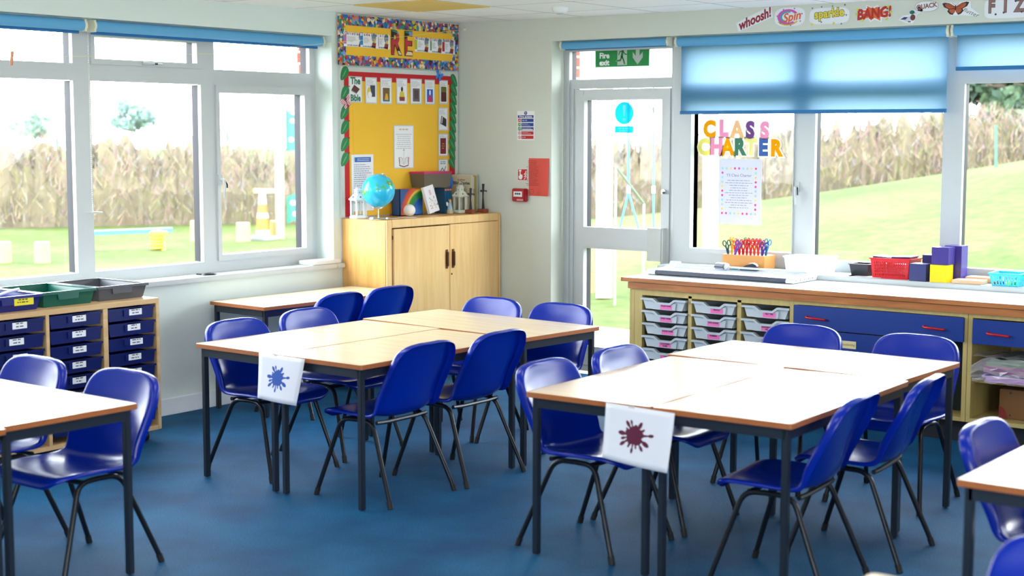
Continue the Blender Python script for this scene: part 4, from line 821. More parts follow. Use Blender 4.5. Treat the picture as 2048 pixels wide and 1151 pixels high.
q = MB().lathe([(.072, 0), (.074, .004), (.070, .014), (.02, .017), (.001, .017)], (gx, gy, 1.0875), 32); q.build('foot', CHROME, t, True)
q = MB().tube([(gx+.03, gy+.03, 1.092), (gx+.06, gy+.12, 1.091), (gx+.0, gy+.2, 1.091), (gx+.05, gy+.3, 1.091), (gx+.1, gy+.26, 1.091), (gx+.03, gy+.22, 1.0915)], .0022, 6); q.build('cable', UPVC, t, True)
# lanterns
def lantern(x, y, s, label, m):
    t = thing('lantern', label, 'lantern', (x, y, 1.0875), 'metal candle lanterns'); z = 1.0875
    q = MB().lathe([(.058*s, 0), (.06*s, .006*s), (.058*s, .016*s), (.05*s, .022*s), (.001, .022*s)], (x, y, z), 6); q.build('base', m, t)
    for k in range(6): a = 2*PI*k/6; c_, s_ = math.cos(a)*.048*s, math.sin(a)*.048*s; MB().box(x+c_-.005*s, y+s_-.005*s, z+.022*s, x+c_+.005*s, y+s_+.005*s, z+.117*s).build('pillar', m, t)
    q = MB().lathe([(.052*s, .112*s), (.064*s, .118*s), (.066*s, .124*s), (.036*s, .152*s), (.028*s, .154*s), (.028*s, .178*s), (.034*s, .180*s), (.010*s, .198*s), (.001, .199*s)], (x, y, z), 6, 0)
    for k in range(6):
        a = 2*PI*(k+.5)/6; q.cyl((x+math.cos(a)*.046*s, y+math.sin(a)*.046*s, z+.134*s), (x+math.cos(a)*.049*s, y+math.sin(a)*.049*s, z+.140*s), .004*s, seg=6, m=1); q.cyl((x+math.cos(a)*.026*s, y+math.sin(a)*.026*s, z+.166*s), (x+math.cos(a)*.0275*s, y+math.sin(a)*.0275*s, z+.167*s), .003*s, seg=6, m=1)
    q.build('roof', [m, BLACK], t)
    q = MB().lathe([(.0455*s, .022*s), (.0455*s, .114*s)], (x, y, z), 6); q.build('glass', GLASS, t)
    q = MB().tube([(x, y-.018*s, z+.19*s), (x, y-.02*s, z+.21*s), (x, y, z+.222*s), (x, y+.02*s, z+.21*s), (x, y+.018*s, z+.19*s)], .002*s, 6); q.build('handle_loop', m, t)
WM = mat('white painted metal', (232, 234, 238), .35)
lantern(.10, on('x', .10, 717, 430).y, 1.03, 'white metal lantern behind the globe at the left end of the cupboard', WM)
lantern(.19, on('x', .19, 921, 421).y, .98, 'cream metal lantern standing between the angel and the wooden crosses', mat('cream painted metal', (226, 228, 214), .4))
# white ball
c = on('x', .20, 819, 420); MB().sphere((.2, c.y, 1.0875+.0405), .040, 28).build('x', mat('matt white ball', (240, 238, 236), .6), None, True); o_ = D.objects['x']; o_.name = 'white_ball'; tag(o_, 'plain matt white ball beside the rainbow folders', 'ball')
# rainbow magazine files
def rainbow(nm):
    ma = D.materials.new(nm); ma.use_nodes = True; n = ma.node_tree.nodes; l = ma.node_tree.links; p = n['Principled BSDF']; p.inputs['Roughness'].default_value = .3
    tc_ = n.new('ShaderNodeTexCoord'); mp = n.new('ShaderNodeMapping'); g = n.new('ShaderNodeTexGradient'); g.gradient_type = 'SPHERICAL'; r = n.new('ShaderNodeValToRGB'); e = r.color_ramp.elements
    mp.inputs['Location'].default_value = (0, -.38, 0); mp.inputs['Scale'].default_value = (3.2, 3.2, 3.2)
    e[0].position = 0; e[0].color = (*lin((18, 70, 130)), 1); e[1].position = .26; e[1].color = (*lin((20, 80, 145)), 1)
    for pos, c_ in ((.28, (190, 40, 30)), (.40, (210, 90, 40)), (.43, (230, 190, 60)), (.48, (30, 130, 50)), (.60, (20, 110, 60)), (.64, (20, 70, 170)), (.9, (60, 140, 220))): x = e.new(pos); x.color = (*lin(c_), 1)
    l.new(tc_.outputs['Object'], mp.inputs[0]); l.new(mp.outputs[0], g.inputs[0]); l.new(g.outputs['Fac'], r.inputs[0]); l.new(r.outputs[0], p.inputs['Base Color']); return ma
RB = rainbow('rainbow print'); INS = C('folder inside', (30, 60, 110))
ya = on('x', .13, 801, 400).y; yb = on('x', .13, 852, 400).y
def folder(x, y0, y1, z1, lab):
    q = MB(); z = 1.0875; q.box(x-.035, y0, z, x+.035, y1, z+.004, 0, 0).box(x+.031, y0, z, x+.035, y1, z1, 0, 0).box(x-.035, y0, z, x-.031, y1, z1, 0, 0).box(x-.035, y0, z, x+.035, y0+.004, z1, 0, 0).box(x-.035, y1-.004, z, x+.035, y1, z1-.05, 0, 0); q.box(x-.028, y0+.01, z+.005, x+.028, y1-.01, z1-.01, 0, 1)
    return tag(q.build('magazine_file', [RB, PAPER]), lab, 'folder', 'rainbow magazine files')
folder(.09, ya, ya+.235, 1.0875+.178, 'rainbow-printed folder box behind the white ball')
DT = mat('glossy teal spine', (10, 80, 120), .15)
for k in range(3):
    y0 = on('x', .14, 887, 385).y+.027*k; q = MB().box(.055, y0, 1.0875, .15, y0+.025, 1.265, .002); q.box(.15, y0+.0015, 1.245, .1508, y0+.0235, 1.255, 0, 1)
    tag(q.build('folder', [DT, C('orange spine stripe', (226, 120, 70))]), 'blue folder with an orange stripe, %s behind the angel figure' % ['leftmost', 'middle one', 'rightmost'][k], 'folder', 'blue striped folders')
# plastic box with pink lid
y0 = on('x', .08, 833, 350).y; y1 = on('x', .08, 888, 350).y; zb_ = 1.27; t = thing('storage_tub', 'clear plastic tub with a pink lid standing on the rainbow folder', 'tub', (.085, (y0+y1)/2, zb_))
q = MB(); cx, cy = .085, (y0+y1)/2; zt_ = zb_+.095
def taper(q, cx, cy, w0, d0, w1, d1, z0, z1, th=.002, m=0):
    for (wa, da, wb, db, fl) in ((w0, d0, w1, d1, False), (w0-th*2, d0-th*2, w1-th*2, d1-th*2, True)):
        vs = [(cx-wa/2, cy-da/2, z0+(th if fl else 0)), (cx+wa/2, cy-da/2, z0+(th if fl else 0)), (cx+wa/2, cy+da/2, z0+(th if fl else 0)), (cx-wa/2, cy+da/2, z0+(th if fl else 0)), (cx-wb/2, cy-db/2, z1), (cx+wb/2, cy-db/2, z1), (cx+wb/2, cy+db/2, z1), (cx-wb/2, cy+db/2, z1)]
        fs = [(0, 3, 2, 1), (0, 1, 5, 4), (1, 2, 6, 5), (2, 3, 7, 6), (3, 0, 4, 7)]
        q.add(vs, [f[::-1] for f in fs] if fl else fs, m)
    k = len(q.v)-16
    for i in range(4): q.f.append([k+4+i, k+4+(i+1) % 4, k+12+(i+1) % 4, k+12+i]); q.mi.append(q.m if m is None else m)
q = MB(); taper(q, cx, cy, .115, (y1-y0)*.93, .13, y1-y0, zb_, zt_); q.build('tub', mat('smoky clear plastic', (120, 112, 96), .2, alpha=.75), t)
MB().box(cx-.07, y0-.006, zt_, cx+.07, y1+.006, zt_+.014, .004).build('lid', mat('pink plastic lid', (196, 30, 110), .35), t)
# blue bottle and small dark thing on the folders
y = on('x', .10, 899, 350).y; t = thing('blue_bottle', 'small bright blue bottle beside the pink-lidded tub', 'bottle', (.10, y, 1.266))
MB().lathe([(.016, 0), (.024, .012), (.026, .045), (.022, .07), (.012, .078)], (.10, y, 1.266), 20).build('body', mat('blue glass', (20, 110, 225), .12), t, True); MB().lathe([(.013, .077), (.013, .087), (.001, .088)], (.10, y, 1.266), 16).build('cap', C('dark teal cap', (10, 50, 70)), t, True)
# white book leaning
cb = ct(880, 429); q = MB(); bw, bh, bt = .125, .185, .022; Mx = Matrix.Translation(Vector((.175, on('x', .2, 861, 428).y, 1.0905))) @ Matrix.Rotation(math.radians(8), 4, 'Z') @ Matrix.Rotation(math.radians(9), 4, 'X') @ Matrix.Rotation(math.radians(-12), 4, 'Y')
q = MB(Mx); P_ = Pl((bt, 0, 0), (0, 1, 0), (0, 0, 1)); q.box(0, 0, 0, bt, bw, bh, .0015, 0); q.box(.003, bw-.001, .003, bt-.003, bw+.0008, bh-.003, 0, 1)
q.text(P_, 'IB', bw*.5, bh*.74, .05, .0005, 2, sx=.7)
rn = random.Random(4)
for k in range(26): q.disc(P_, bw*rn.uniform(.2, .8), bh*rn.uniform(.15, .58), rn.uniform(.002, .006), .0005+.0001*k, 2+rn.randrange(5), 7)
q.disc(P_, bw*.88, bh*.25, .007, .004, 5, 10)
tag(q.build('white_book', [C('white book cover', (238, 236, 240)), PAPER, C('pink ink', (210, 110, 150)), C('red ink', (220, 60, 50)), C('green ink', (80, 140, 80)), C('teal ink', (40, 160, 150)), C('peach ink', (240, 180, 150))]), 'white book with colourful drawings leaning upright on the cupboard', 'book')
# angel
y = on('x', .2, 900, 424).y; t = thing('angel_figurine', 'small angel figurine in a pale blue dress beside the white book', 'figurine', (.2, y, 1.0875))
MB().lathe([(.023, 0), (.024, .01), (.022, .024), (.02, .026)], (.2, y, 1.0875), 16).build('base', C('beige base', (190, 170, 130)), t, True)
MB().lathe([(.021, .024), (.017, .045), (.011, .062), (.012, .072), (.006, .079)], (.2, y, 1.0875), 16).build('dress', C('pale blue dress', (150, 180, 196)), t, True)
MB().sphere((.2, y, 1.176), .0095, 14).build('head', C('face', (226, 178, 130)), t, True)
MB().lathe([(.011, .004), (.011, .01), (.007, .014), (.001, .015)], (.198, y, 1.1725), 12).build('hair', C('golden hair', (190, 130, 60)), t, True)
for s_ in (-1, 1): MB().prism(Pl((.188, y, 1.155), (0, 1, 0), (0, 0, 1)), [(0, 0), (s_*.022, .016), (s_*.028, .004), (s_*.022, -.012), (s_*.008, -.018)], 0, .003).build('wing', WM, t)
# tall books at the corner
def book(x0, x1, y0, y1, h, m_, label, spine=None, front=None):
    q = MB(); z = 1.0875; q.box(x0, y0, z, x1, y1, z+h, .002, 0); q.box(x0+.004, y0+.003, z+h-.0005, x1-.002, y1-.003, z+h+.0006, 0, 1)
    if spine: P = Pl((x1, 0, 0), (0, 1, 0), (0, 0, 1)); q.text(P, spine, (y0+y1)/2, z+h*.55, .026, .0006, 2, rot=-PI/2)
    if front:
        P = Pl((0, y0, 0), (1, 0, 0), (0, 0, 1))
        for tx, dz, sz_, m2 in front: q.text(P, tx, (x0+x1)/2, z+h*dz, sz_, .0006, m2, bold=.0008)
    return tag(q.build('tall_book', [m_, PAPER, C('blue book print', (50, 60, 120)), INK, C('red book print', (180, 110, 90))]), label, 'book', 'tall books in the corner')
yb0 = on('x', .2, 944, 400).y
book(.03, .212, -.105, -.085, .262, C('cream book', (212, 206, 176)), 'cream Bible Stories book facing the room, leftmost in the corner row', None, [('Bible Stories', .78, .03, 3), ('in colour', .87, .018, 4)])
book(.03, .205, -.083, -.062, .252, C('white spine book', (214, 214, 206)), 'white-spined tall book beside the cream Bible Stories book', 'Bible')
book(.03, .215, -.060, -.046, .258, C('olive gold book', (170, 150, 80)), 'olive gold tall book in the middle of the corner row')
book(.03, .208, -.044, -.030, .266, C('speckled spine book', (200, 200, 196)), 'speckled grey tall book, second from the corner')
book(.03, .200, -.028, -.014, .262, C('pale green book', (150, 176, 160)), 'pale green tall book tight against the corner wall')
# crosses on wooden blocks
BW = mat('reddish wood block', (150, 72, 48), .5, var=.15, scale=40); DK = mat('dark nail iron', (52, 38, 40), .5)
def cross(px, h, label, arm):
    y = on('x', .285, px, 424).y; t = thing('cross_ornament', label, 'ornament', (.285, y, 1.0875), 'dark crosses on wooden blocks')
    MB().box(.255, y-.026, 1.0875, .315, y+.026, 1.113, .002).build('block', BW, t)
    q = MB()
    for k in range(3): q.tube([(.283+.004*k, y-.005+.005*k, 1.113), (.285, y, 1.113+h*.5), (.283+.004*k, y-.004+.004*k, 1.113+h)], [.005, .0055, .004], 6)
    for k in range(3): q.tube([(.29, y-arm, 1.113+h*.70+.004*k), (.291, y, 1.113+h*.71+.003*k), (.29, y+arm, 1.113+h*.72-.003*k)], .0035, 6)
    q.build('cross', DK, t, True)
cross(941, .150, 'shorter dark cross on a wooden block, in front of the cream book', .034)
cross(966, .176, 'taller dark cross on a wooden block, nearest the corner', .034)

# ================================================================== BLUE TRAY UNIT ON THE LEFT
BEE = wood('beech board', (222, 188, 138), (206, 170, 120), (1, .6, 6), 4, rough=.4)
NAVY = mat('navy tray plastic', (14, 28, 92), .3); NAVYD = mat('navy tray shade side', (12, 22, 74), .4)
t = thing('tray_unit', 'wooden unit of navy trays on castors under the left window', 'tray unit', (.3, -3.8, 0))
X0, X1, YR, YL = .06, .55, -3.195, -4.27; q = MB()
q.box(X0, YL, .745, X1, YR, .772, .002).box(X0, YR-.022, .065, X1, YR, .745, .002).box(X0, YL, .065, X1, YL+.02, .745, .002).box(X0, YL+.02, .065, X1, YR-.022, .087).box(X0, YL+.02, .087, X0+.01, YR-.022, .745)
for a, b in ((-3.559, -3.529), (-3.905, -3.885)): q.box(X0+.01, a, .087, X1-.002, b, .745, .001)
q.build('carcass', BEE, t)
TX = Pl((0, 0, 0), (0, 1, 0), (0, 0, 1)); NL = C('tray name card', (236, 238, 244), .6); NP = C('name print', (90, 92, 110))
for ci, (a, b) in enumerate(((-3.527, -3.218), (-3.884, -3.560), (-4.25, -3.907))):
    for k in range(8):
        z1 = .735-.0785*k; z0 = z1-.064; xf = X1-.004-random.Random(ci*9+k).uniform(0, .008); P = Pl((xf, a, z0), (0, 1, 0), (0, 0, 1)); w = b-a-.006; q = MB()
        q.prism(P, [(.012, 0), (w-.012, 0), (w-.004, .05), (w-.004, .064), (.004, .064), (.004, .05)], -.006, 0, 0); q.prism(P, [(0, .056), (w, .056), (w, .066), (0, .066)], -.012, .008, 0)
        q.prism(P, [(w*.34, .022), (w*.66, .022), (w*.66, .064), (w*.34, .064)], 0, .007, 0); q.box(X0+.05, a+.018, z0, xf-.006, b-.02, z0+.003, 0, 0); q.box(X0+.05, a+.018, z0, xf-.006, a+.021, z1-.006, 0, 0); q.box(X0+.05, b-.023, z0, xf-.006, b-.02, z1-.006, 0, 0)
        tr = q.build('tray', NAVY, t); j = random.Random(k+ci*10).uniform(-.012, .012); q = MB(); q.rect(P, w*.42+j, .024, w*.42+j+.082, .062, .0072, .008, 0); q.lines(P, w*.42+j+.012, .028, w*.42+j+.07, .058, 2, .0083, 1, .38, 'c', k+ci*8); q.build('name_card', [NL, NP], tr)
for y in (-3.285, -4.2):
    for x in (.12, .49): q = MB(); q.cyl((x, y, .045), (x, y, .065), .01); q.cyl((x, y-.028, .031), (x, y-.008, .031), .031, seg=20).cyl((x, y+.008, .031), (x, y+.028, .031), .031, seg=20).cyl((x, y-.008, .031), (x, y+.008, .031), .016, seg=10); q.build('castor', BLACK, t, True)
# three open trays on top
def otray(x0, x1, y0, y1, z, h, m_, label, name='open_tray', card=None, group='open trays on the tray unit'):
    t = thing(name, label, 'tray', ((x0+x1)/2, (y0+y1)/2, z), group); q = MB(); cx, cy = (x0+x1)/2, (y0+y1)/2
    taper(q, cx, cy, (x1-x0)*.88, (y1-y0)*.86, (x1-x0)*.97, (y1-y0)*.95, z, z+h, .003)
    W, Dp = (x1-x0), (y1-y0); zt = z+h
    for a0, b0, a1, b1 in ((x0, y0, x1, y0+.016), (x0, y1-.016, x1, y1), (x0, y0+.016, x0+.014, y1-.016), (x1-.014, y0+.016, x1, y1-.016)): q.box(a0, b0, zt-.005, a1, b1, zt+.001, .0012)
    q.box(x1-.004, y0, zt-.013, x1, y1, zt-.004, .001)
    P = Pl((x1-.010, 0, 0), (0, 1, 0), (0, 0, 1)); q.prism(P, [(cy-Dp*.2, z+h*.45), (cy+Dp*.16, z+h*.45), (cy+Dp*.18, zt-.004), (cy-Dp*.22, zt-.004)], -.004, .006)
    q.build('tray_body', m_, t)
    if card: q = MB(); q.rect(P, cy+.0, z+h*.38, cy+.11, zt-.002, .0065, .0075, 0); q.lines(P, cy+.01, z+h*.5, cy+.09, zt-.012, 2, .0078, 1, .4, 'c', 3); q.build('yellow_card', [card, INK], t)
    return t
otray(.06, .475, -3.53, -3.20, .773, .076, mat('grey tray plastic', (82, 84, 92), .35), 'empty grey tray, rightmost of three open trays on the tray unit')
otray(.07, .485, -3.875, -3.545, .773, .076, mat('green tray plastic', (8, 92, 78), .3), 'empty green tray in the middle of the three on the tray unit')
otray(.09, .505, -4.215, -3.885, .773, .076, mat('blue tray plastic', (22, 34, 120), .3), 'navy open tray with a yellow card, leftmost on the tray unit', card=C('yellow card', (232, 222, 40)))
MB().tube([(.20, -4.05, .80), (.30, -3.93, .852), (.33, -3.9, .862)], .008, 8).build('x', C('white roll', (240, 240, 240)), None, True); tag(D.objects['x'], 'small crumpled white paper roll lying in the navy open tray', 'paper'); D.objects['x'].name = 'paper_roll'
# left sill things
v = on('z', .796, 612, 527); MB().box(-.11, -1.50, .7955, .02, -1.235, .823, .004).build('x', mat('white flat box', (232, 236, 240), .4)); tag(D.objects['x'], 'flat white box lying on the left window sill near the corner', 'box'); D.objects['x'].name = 'flat_box'
v = on('z', .80, 395, 547); q = MB(Matrix.Translation((-.02, v.y+.02, .796)) @ Matrix.Rotation(1.3, 4, 'Z')); q.lathe([(.001, 0), (.03, .001), (.045, .004), (.03, .012), (.001, .014)], (0, 0, 0), 14); q.v = [Vector((a.x*1.25, a.y*.5, a.z)) for a in q.v]; q.tube([(-.05, 0, .006), (-.08, .01, .008)], .004, 6)
tag(q.build('hand_stapler', BLACK, None, True), 'small black gadget lying on the left window sill', 'gadget')
# ================================================================== WORK BENCH ALONG THE RIGHT WALL
OLV = wood('pale olive oak', (196, 176, 112), (180, 158, 96), (8, 8, .8), 3, rough=.45)
SPRUCE = wood('orange beech edge', (190, 122, 66), (158, 94, 48), (1.2, 8, 10), 3, rough=.4)
WTOP = mat('white bench laminate', (238, 240, 244), .22); BLUEP = mat('blue drawer paint', (4, 50, 134), .45, var=.04, scale=3); REDH = mat('red handle', (190, 12, 26), .25); DARKI = mat('dark inside', (40, 44, 40), .8)
YF = -.655
t = thing('worktop', 'long white worktop with thick orange-brown wooden edge under the right window', 'worktop', (4, -.34, .705))
MB().box(1.862, -.686, .746, 6.2, -.002, .77, 0).build('top', WTOP, t); q = MB(); q.box(1.858, -.694, .745, 6.2, -.686, .7695, .001).box(1.852, -.694, .745, 1.862, -.002, .7695, .001); q.build('edge_lipping', SPRUCE, t)
MB().box(1.895, -.680, .703, 6.2, -.662, .7415, .001).build('fascia', SPRUCE, t)
def unit(label, x0, x1, name='base_unit'):
    t = thing(name, label, 'cabinet', ((x0+x1)/2, -.33, 0)); q = MB()
    q.box(x0, YF, .12, x0+.024, -.02, .744, .001).box(x1-.024, YF, .12, x1, -.02, .744, .001).box(x0+.024, YF, .12, x1-.024, -.02, .142, .001).box(x0+.024, -.03, .142, x1-.024, -.02, .70).box(x0+.024, YF, .68, x1-.024, YF+.02, .744, .001)
    q.build('carcass', OLV, t); MB().box(x0+.0, YF+.06, 0, x1, YF+.08, .12).box(x0+.01, YF+.08, 0, x0+.03, -.05, .12).box(x1-.03, YF+.08, 0, x1-.01, -.05, .12).build('plinth', mat('dark plinth', (22, 24, 30), .6), t); return t
u1 = unit('bench unit with three columns of grey trays with pink labels', 1.905, 3.000, 'tray_cabinet')
q = MB(); q.box(1.93, YF, .142, 1.985, YF+.03, .68, .001).box(1.985, YF+.0, .665, 2.976, YF+.03, .68)
q.box(1.895-.0, -.655, .12, 1.905, -.02, .70); 
for a, b in ((2.308, 2.333), (2.638, 2.665)): q.box(a, YF, .142, b, -.03, .68, .001)
q.build('divider', OLV, u1)
GREY = mat('pale grey tray', (186, 196, 204), .35); PINK = mat('pink tray label', (232, 110, 180), .6)
names = [['PLAIN PAPER', 'LINED PAPER', 'SUGAR PAPER', 'COLOURED|PAPER', 'CARD', ''], ['PENCILS', 'LINE GUIDES', 'RUBBERS', 'RULERS', '', ''], ['FELT TIPS', 'WHITEBOARD|PENS', 'GLUE', '', '', '']]
for ci, (a, b) in enumerate(((1.988, 2.306), (2.335, 2.636), (2.667, 2.974))):
    for k in range(6):
        z1 = .652-.0775*k; rn = random.Random(k*3+ci); off = rn.uniform(0, .015) if k or ci else -.01; yf = YF-.004+off; P = Pl((a, yf, z1-.066), (1, 0, 0), (0, 0, 1)); w = b-a; q = MB(); h = .066
        q.prism(P, [(0, h-.012), (w*.26, h-.012), (w*.36, h-.034), (w*.66, h-.034), (w*.76, h-.012), (w, h-.012), (w, h), (w*.74, h), (w*.64, h-.022), (w*.38, h-.022), (w*.28, h), (0, h)], -.012, .014, 0)
        q.prism(P, [(w*.10, 0), (w*.90, 0), (w*.96, h-.012), (w*.74, h-.012), (w*.65, h-.034), (w*.37, h-.034), (w*.28, h-.012), (w*.04, h-.012)], -.012, .0, 0)
        q.prism(P, [(w*.27, .0), (w*.76, 0), (w*.78, h-.024), (w*.72, h-.024), (w*.65, h-.034), (w*.37, h-.034), (w*.28, h-.024)], .0, .008, 0)
        q.box(a+w*.1, yf+.012, z1-.066, b-w*.1, -.1, z1-.063, 0, 0); q.box(a+w*.08, yf+.012, z1-.066, a+w*.08+.003, -.1, z1-.012, 0, 0); q.box(b-w*.08-.003, yf+.012, z1-.066, b-w*.08, -.1, z1-.012, 0, 0)
        tr = q.build('tray', GREY, u1); q = MB(); j = rn.uniform(-.02, .01); L0 = w*.42+j; q.rect(P, L0, .004, L0+.082, .032, .0082, .009, 0); nm = names[ci][k]
        if nm:
            for r_, s_ in enumerate(nm.split('|')): q.text(P, s_, L0+.041, .024-.013*r_, .0125, .0092, 1, bold=.0006, sx=.95)
        q.build('label_card', [PINK, C('dark label print', (70, 20, 60))], tr)
u2 = unit('bench unit with a wide blue two-handled drawer over a blue door and open bay', 3.001, 4.014)
def hnd(par, x, z, y=YF-.018): q = MB(); q.tube([(x-.055, y, z+.006), (x-.055, y-.018, z+.004), (x-.045, y-.026, z+.002), (x+.045, y-.026, z-.002), (x+.055, y-.018, z-.004), (x+.055, y, z-.006)], .0062, 10); q.build('drawer_handle', REDH, par, True)
q = MB().box(3.008, YF-.018, .548, 3.998, YF-.001, .678, .0015).box(3.03, YF, .56, 3.975, -.1, .57); d = q.build('drawer', BLUEP, u2); hnd(d, 3.15, .612); hnd(d, 3.838, .612)
q = MB().box(3.008, YF-.018, .16, 3.70, YF-.001, .542, .0015); d = q.build('door', BLUEP, u2)
P = Pl((3.345, YF-.018, .478), (1, 0, 0), (0, 0, 1)); q = MB(); q.rect(P, -.048, -.021, .048, .021, .0, .0015, 0); q.text(P, 'Handwriting', 0, 0, .018, .0018, 1, shear=.2, sx=.9); q.build('name_card', [C('cream card', (226, 214, 160)), C('brown writing', (150, 90, 40))], d)
u3 = unit('bench unit with one blue drawer above an open shelf of bags and a box', 4.016, 5.05)
q = MB().box(4.045, YF-.018, .545, 5.02, YF-.001, .675, .0015).box(4.05, YF, .56, 5.0, -.1, .57); d = q.build('drawer', BLUEP, u3); hnd(d, 4.185, .605); hnd(d, 4.83, .605)
MB().box(4.04, YF+.05, .33, 5.026, -.03, .345).build('shelf', OLV, u3)
unit('bench unit cut off by the right edge of the photo', 5.052, 6.1)
# dark cuboid in the open bay
MB().box(3.72, YF+.18, .143, 3.97, -.06, .52, .002).build('x', mat('dark green crate', (14, 34, 34), .7)); tag(D.objects['x'], 'dark crate standing inside the open bay under the wide drawer', 'cuboid'); D.objects['x'].name = 'dark_cuboid'
# bag of papers and card box
t = thing('plastic_bag_stack', 'clear plastic bag of green, purple and pink papers on the bench shelf', 'bag', (4.5, -.4, .346)); rn = random.Random(5)
z = .347
for nm, h, m_ in (('pink_papers', .035, C('pink lilac paper', (214, 160, 222))), ('blue_papers', .014, C('deep blue paper', (30, 36, 120))), ('purple_papers', .04, C('purple paper', (150, 40, 120))), ('green_papers', .022, C('green paper', (50, 110, 40)))):
    q = MB()
    for k in range(3): q.box(4.10+rn.uniform(0, .02), YF-.02+rn.uniform(0, .02), z, 4.75+rn.uniform(0, .02), -.2, z+h/3-.0005, .002); z += h/3
    q.build(nm, m_, t)
q = MB(); n = 14; G0 = []
for i in range(n+1):
    r = []
    for j in range(9):
        x = 4.055+.72*i/n; a = j/8; zz = .349+.13*a*(1 if i else .6); yy = YF-.03-.028*math.sin(PI*a)+.012*math.sin(i*1.9+j*2.3); r.append((x, yy, zz+.008*math.sin(i*2.7+j)))
    G0.append(r)
q.grid(G0); q.grid([[(4.055+.72*i/n, YF-.03+.3*j/4, .482+.01*math.sin(i*3+j)) for j in range(5)] for i in range(n+1)])
pm = D.materials.new('crinkled clear plastic'); pm.use_nodes = True; p = pm.node_tree.nodes['Principled BSDF']; p.inputs['Base Color'].default_value = (.9, .9, .95, 1); p.inputs['Roughness'].default_value = .12; p.inputs['Alpha'].default_value = .28; p.inputs['Specular IOR Level'].default_value = 1
q.build('bag_film', pm, t)
t = thing('cardboard_box', 'brown cardboard box with red marks on the bottom of the right bench unit', 'box', (4.5, -.4, .143))
q = MB(); q.box(4.16, YF+.10, .1435, 4.78, -.12, .30, .003); P = Pl((4.16, YF+.0995, .1435), (1, 0, 0), (0, 0, 1))
for x, y in ((.06, .14), (.14, .13), (.06, .02), (.14, .02), (.28, .13), (.28, .02)): q.disc(P, x, y, .006, .0005, 1, 8)
q.flat(P, [(0, .0), (.05, .0), (.03, .05), (0, .07)], .0006, 2); q.text(P, 'paper', .42, .08, .05, .0006, 2); q.build('carton', [mat('brown cardboard', (120, 82, 44), .8, var=.12, scale=8), INK, C('dull red print', (130, 40, 36))], t)
tag(MB().box(4.3, YF+.12, .303, 4.6, -.2, .312, .002).build('folded_card', C('grey green card', (150, 160, 140))), 'grey-green card lying on top of the cardboard box', 'card')
# ================================================================== THINGS ON THE BENCH
Z = .7705
# rotary paper trimmer
t = thing('paper_trimmer', 'long white rotary paper trimmer lying on the worktop', 'paper trimmer', (2.37, -.28, Z))
ALU = mat('pale aluminium', (214, 218, 226), .3, .3); FX0, FX1 = 1.90, 2.87
q = MB().box(1.93, -.43, Z+.012, 2.845, -.145, Z+.028, .003); q.build('cutting_base', mat('pale blue board', (214, 224, 240), .25), t)
MB().box(1.93, -.45, Z+.006, 2.86, -.43, Z+.030, .004).build('front_bar', mat('dark grey bar', (60, 66, 84), .35), t)
for x0, x1 in ((1.885, 1.95), (2.845, 2.895)):
    q = MB(); P = Pl((x0, 0, 0), (0, 1, 0), (0, 0, 1)); q.prism(P, [(-.455, Z+.004), (-.15, Z+.004), (-.135, Z+.03), (-.135, Z+.06), (-.16, Z+.066), (-.19, Z+.04), (-.25, Z+.032), (-.445, Z+.032), (-.457, Z+.018)], 0, x1-x0, 0)
    for k in range(5): q.cyl((x0-.001 if x0 < 2 else x1, -.42+.055*k, Z+.018), (x0 if x0 < 2 else x1+.001, -.42+.055*k, Z+.018), .004, seg=8, m=1)
    q.cyl((x0+.01, -.42, Z), (x0+.01, -.42, Z+.006), .012, m=1); q.build('end_cap', [C('white end cap', (222, 224, 230), .4), BLACK], t)
MB().cyl((1.95, -.175, Z+.048), (2.845, -.175, Z+.048), .007, seg=12).build('guide_rail', ALU, t, True)
MB().box(1.95, -.22, Z+.028, 2.845, -.20, Z+.030).build('clamp_strip', mat('clear blue strip', (170, 196, 232), .2), t)
q = MB(); q.box(2.225, -.205, Z+.034, 2.295, -.15, Z+.066, .006, 0); 
for k in range(4): q.box(2.232+.015*k, -.20, Z+.066, 2.242+.015*k, -.155, Z+.074, .002, 1)
q.cyl((2.295, -.178, Z+.05), (2.31, -.178, Z+.05), .022, seg=16, m=1); q.box(2.228, -.207, Z+.046, 2.292, -.204, Z+.052, 0, 2); q.build('cutter_head', [mat('grey cutter head', (150, 154, 164), .35), C('white cutter parts', (220, 222, 228), .35), INK], t)
# scissor block on the sill
SZ = .8005; t = thing('scissor_block', 'orange-brown wooden block holding many scissors on the right sill', 'scissor holder', (2.19, -.02, SZ))
bx0 = on('y', -.06, 1444, 530).x; bx1 = on('y', -.06, 1528, 530).x; zt_ = on('y', -.06, 1486, 510).z
q = MB().box(bx0, -.06, SZ, bx1, .09, zt_, .003); bw = bx1-bx0; q.build('block', mat('orange pine', (226, 158, 84), .45, var=.1, scale=10), t)
SC = [('dark green', (50, 80, 80)), ('yellow', (240, 200, 60)), ('orange', (240, 120, 60)), ('red', (214, 20, 46)), ('purple', (90, 60, 170)), ('red', (214, 20, 46)), ('red', (214, 20, 46)), ('green', (60, 160, 50)), ('red', (214, 20, 46)), ('red', (214, 20, 46)), ('red', (214, 20, 46)), ('orange red', (235, 80, 40)), ('purple', (90, 60, 170)), ('red', (214, 20, 46)), ('red', (214, 20, 46)), ('navy', (50, 40, 150)), ('blue', (10, 120, 180))]
posw = ['at the far left of the block', 'second from the left in the block', 'third from the left in the block', 'fourth from the left in the block', 'leaning over left of the block middle', 'behind the leaning purple pair', 'just left of the green pair', 'standing tallest near the block middle', 'just right of the green pair', 'in the cluster right of the green pair', 'in the dense middle cluster', 'lighter one in the middle cluster', 'small one right of the red cluster', 'left one of the right-hand red pair', 'right one of the right-hand red pair', 'beside the rightmost blue pair', 'at the far right of the block']
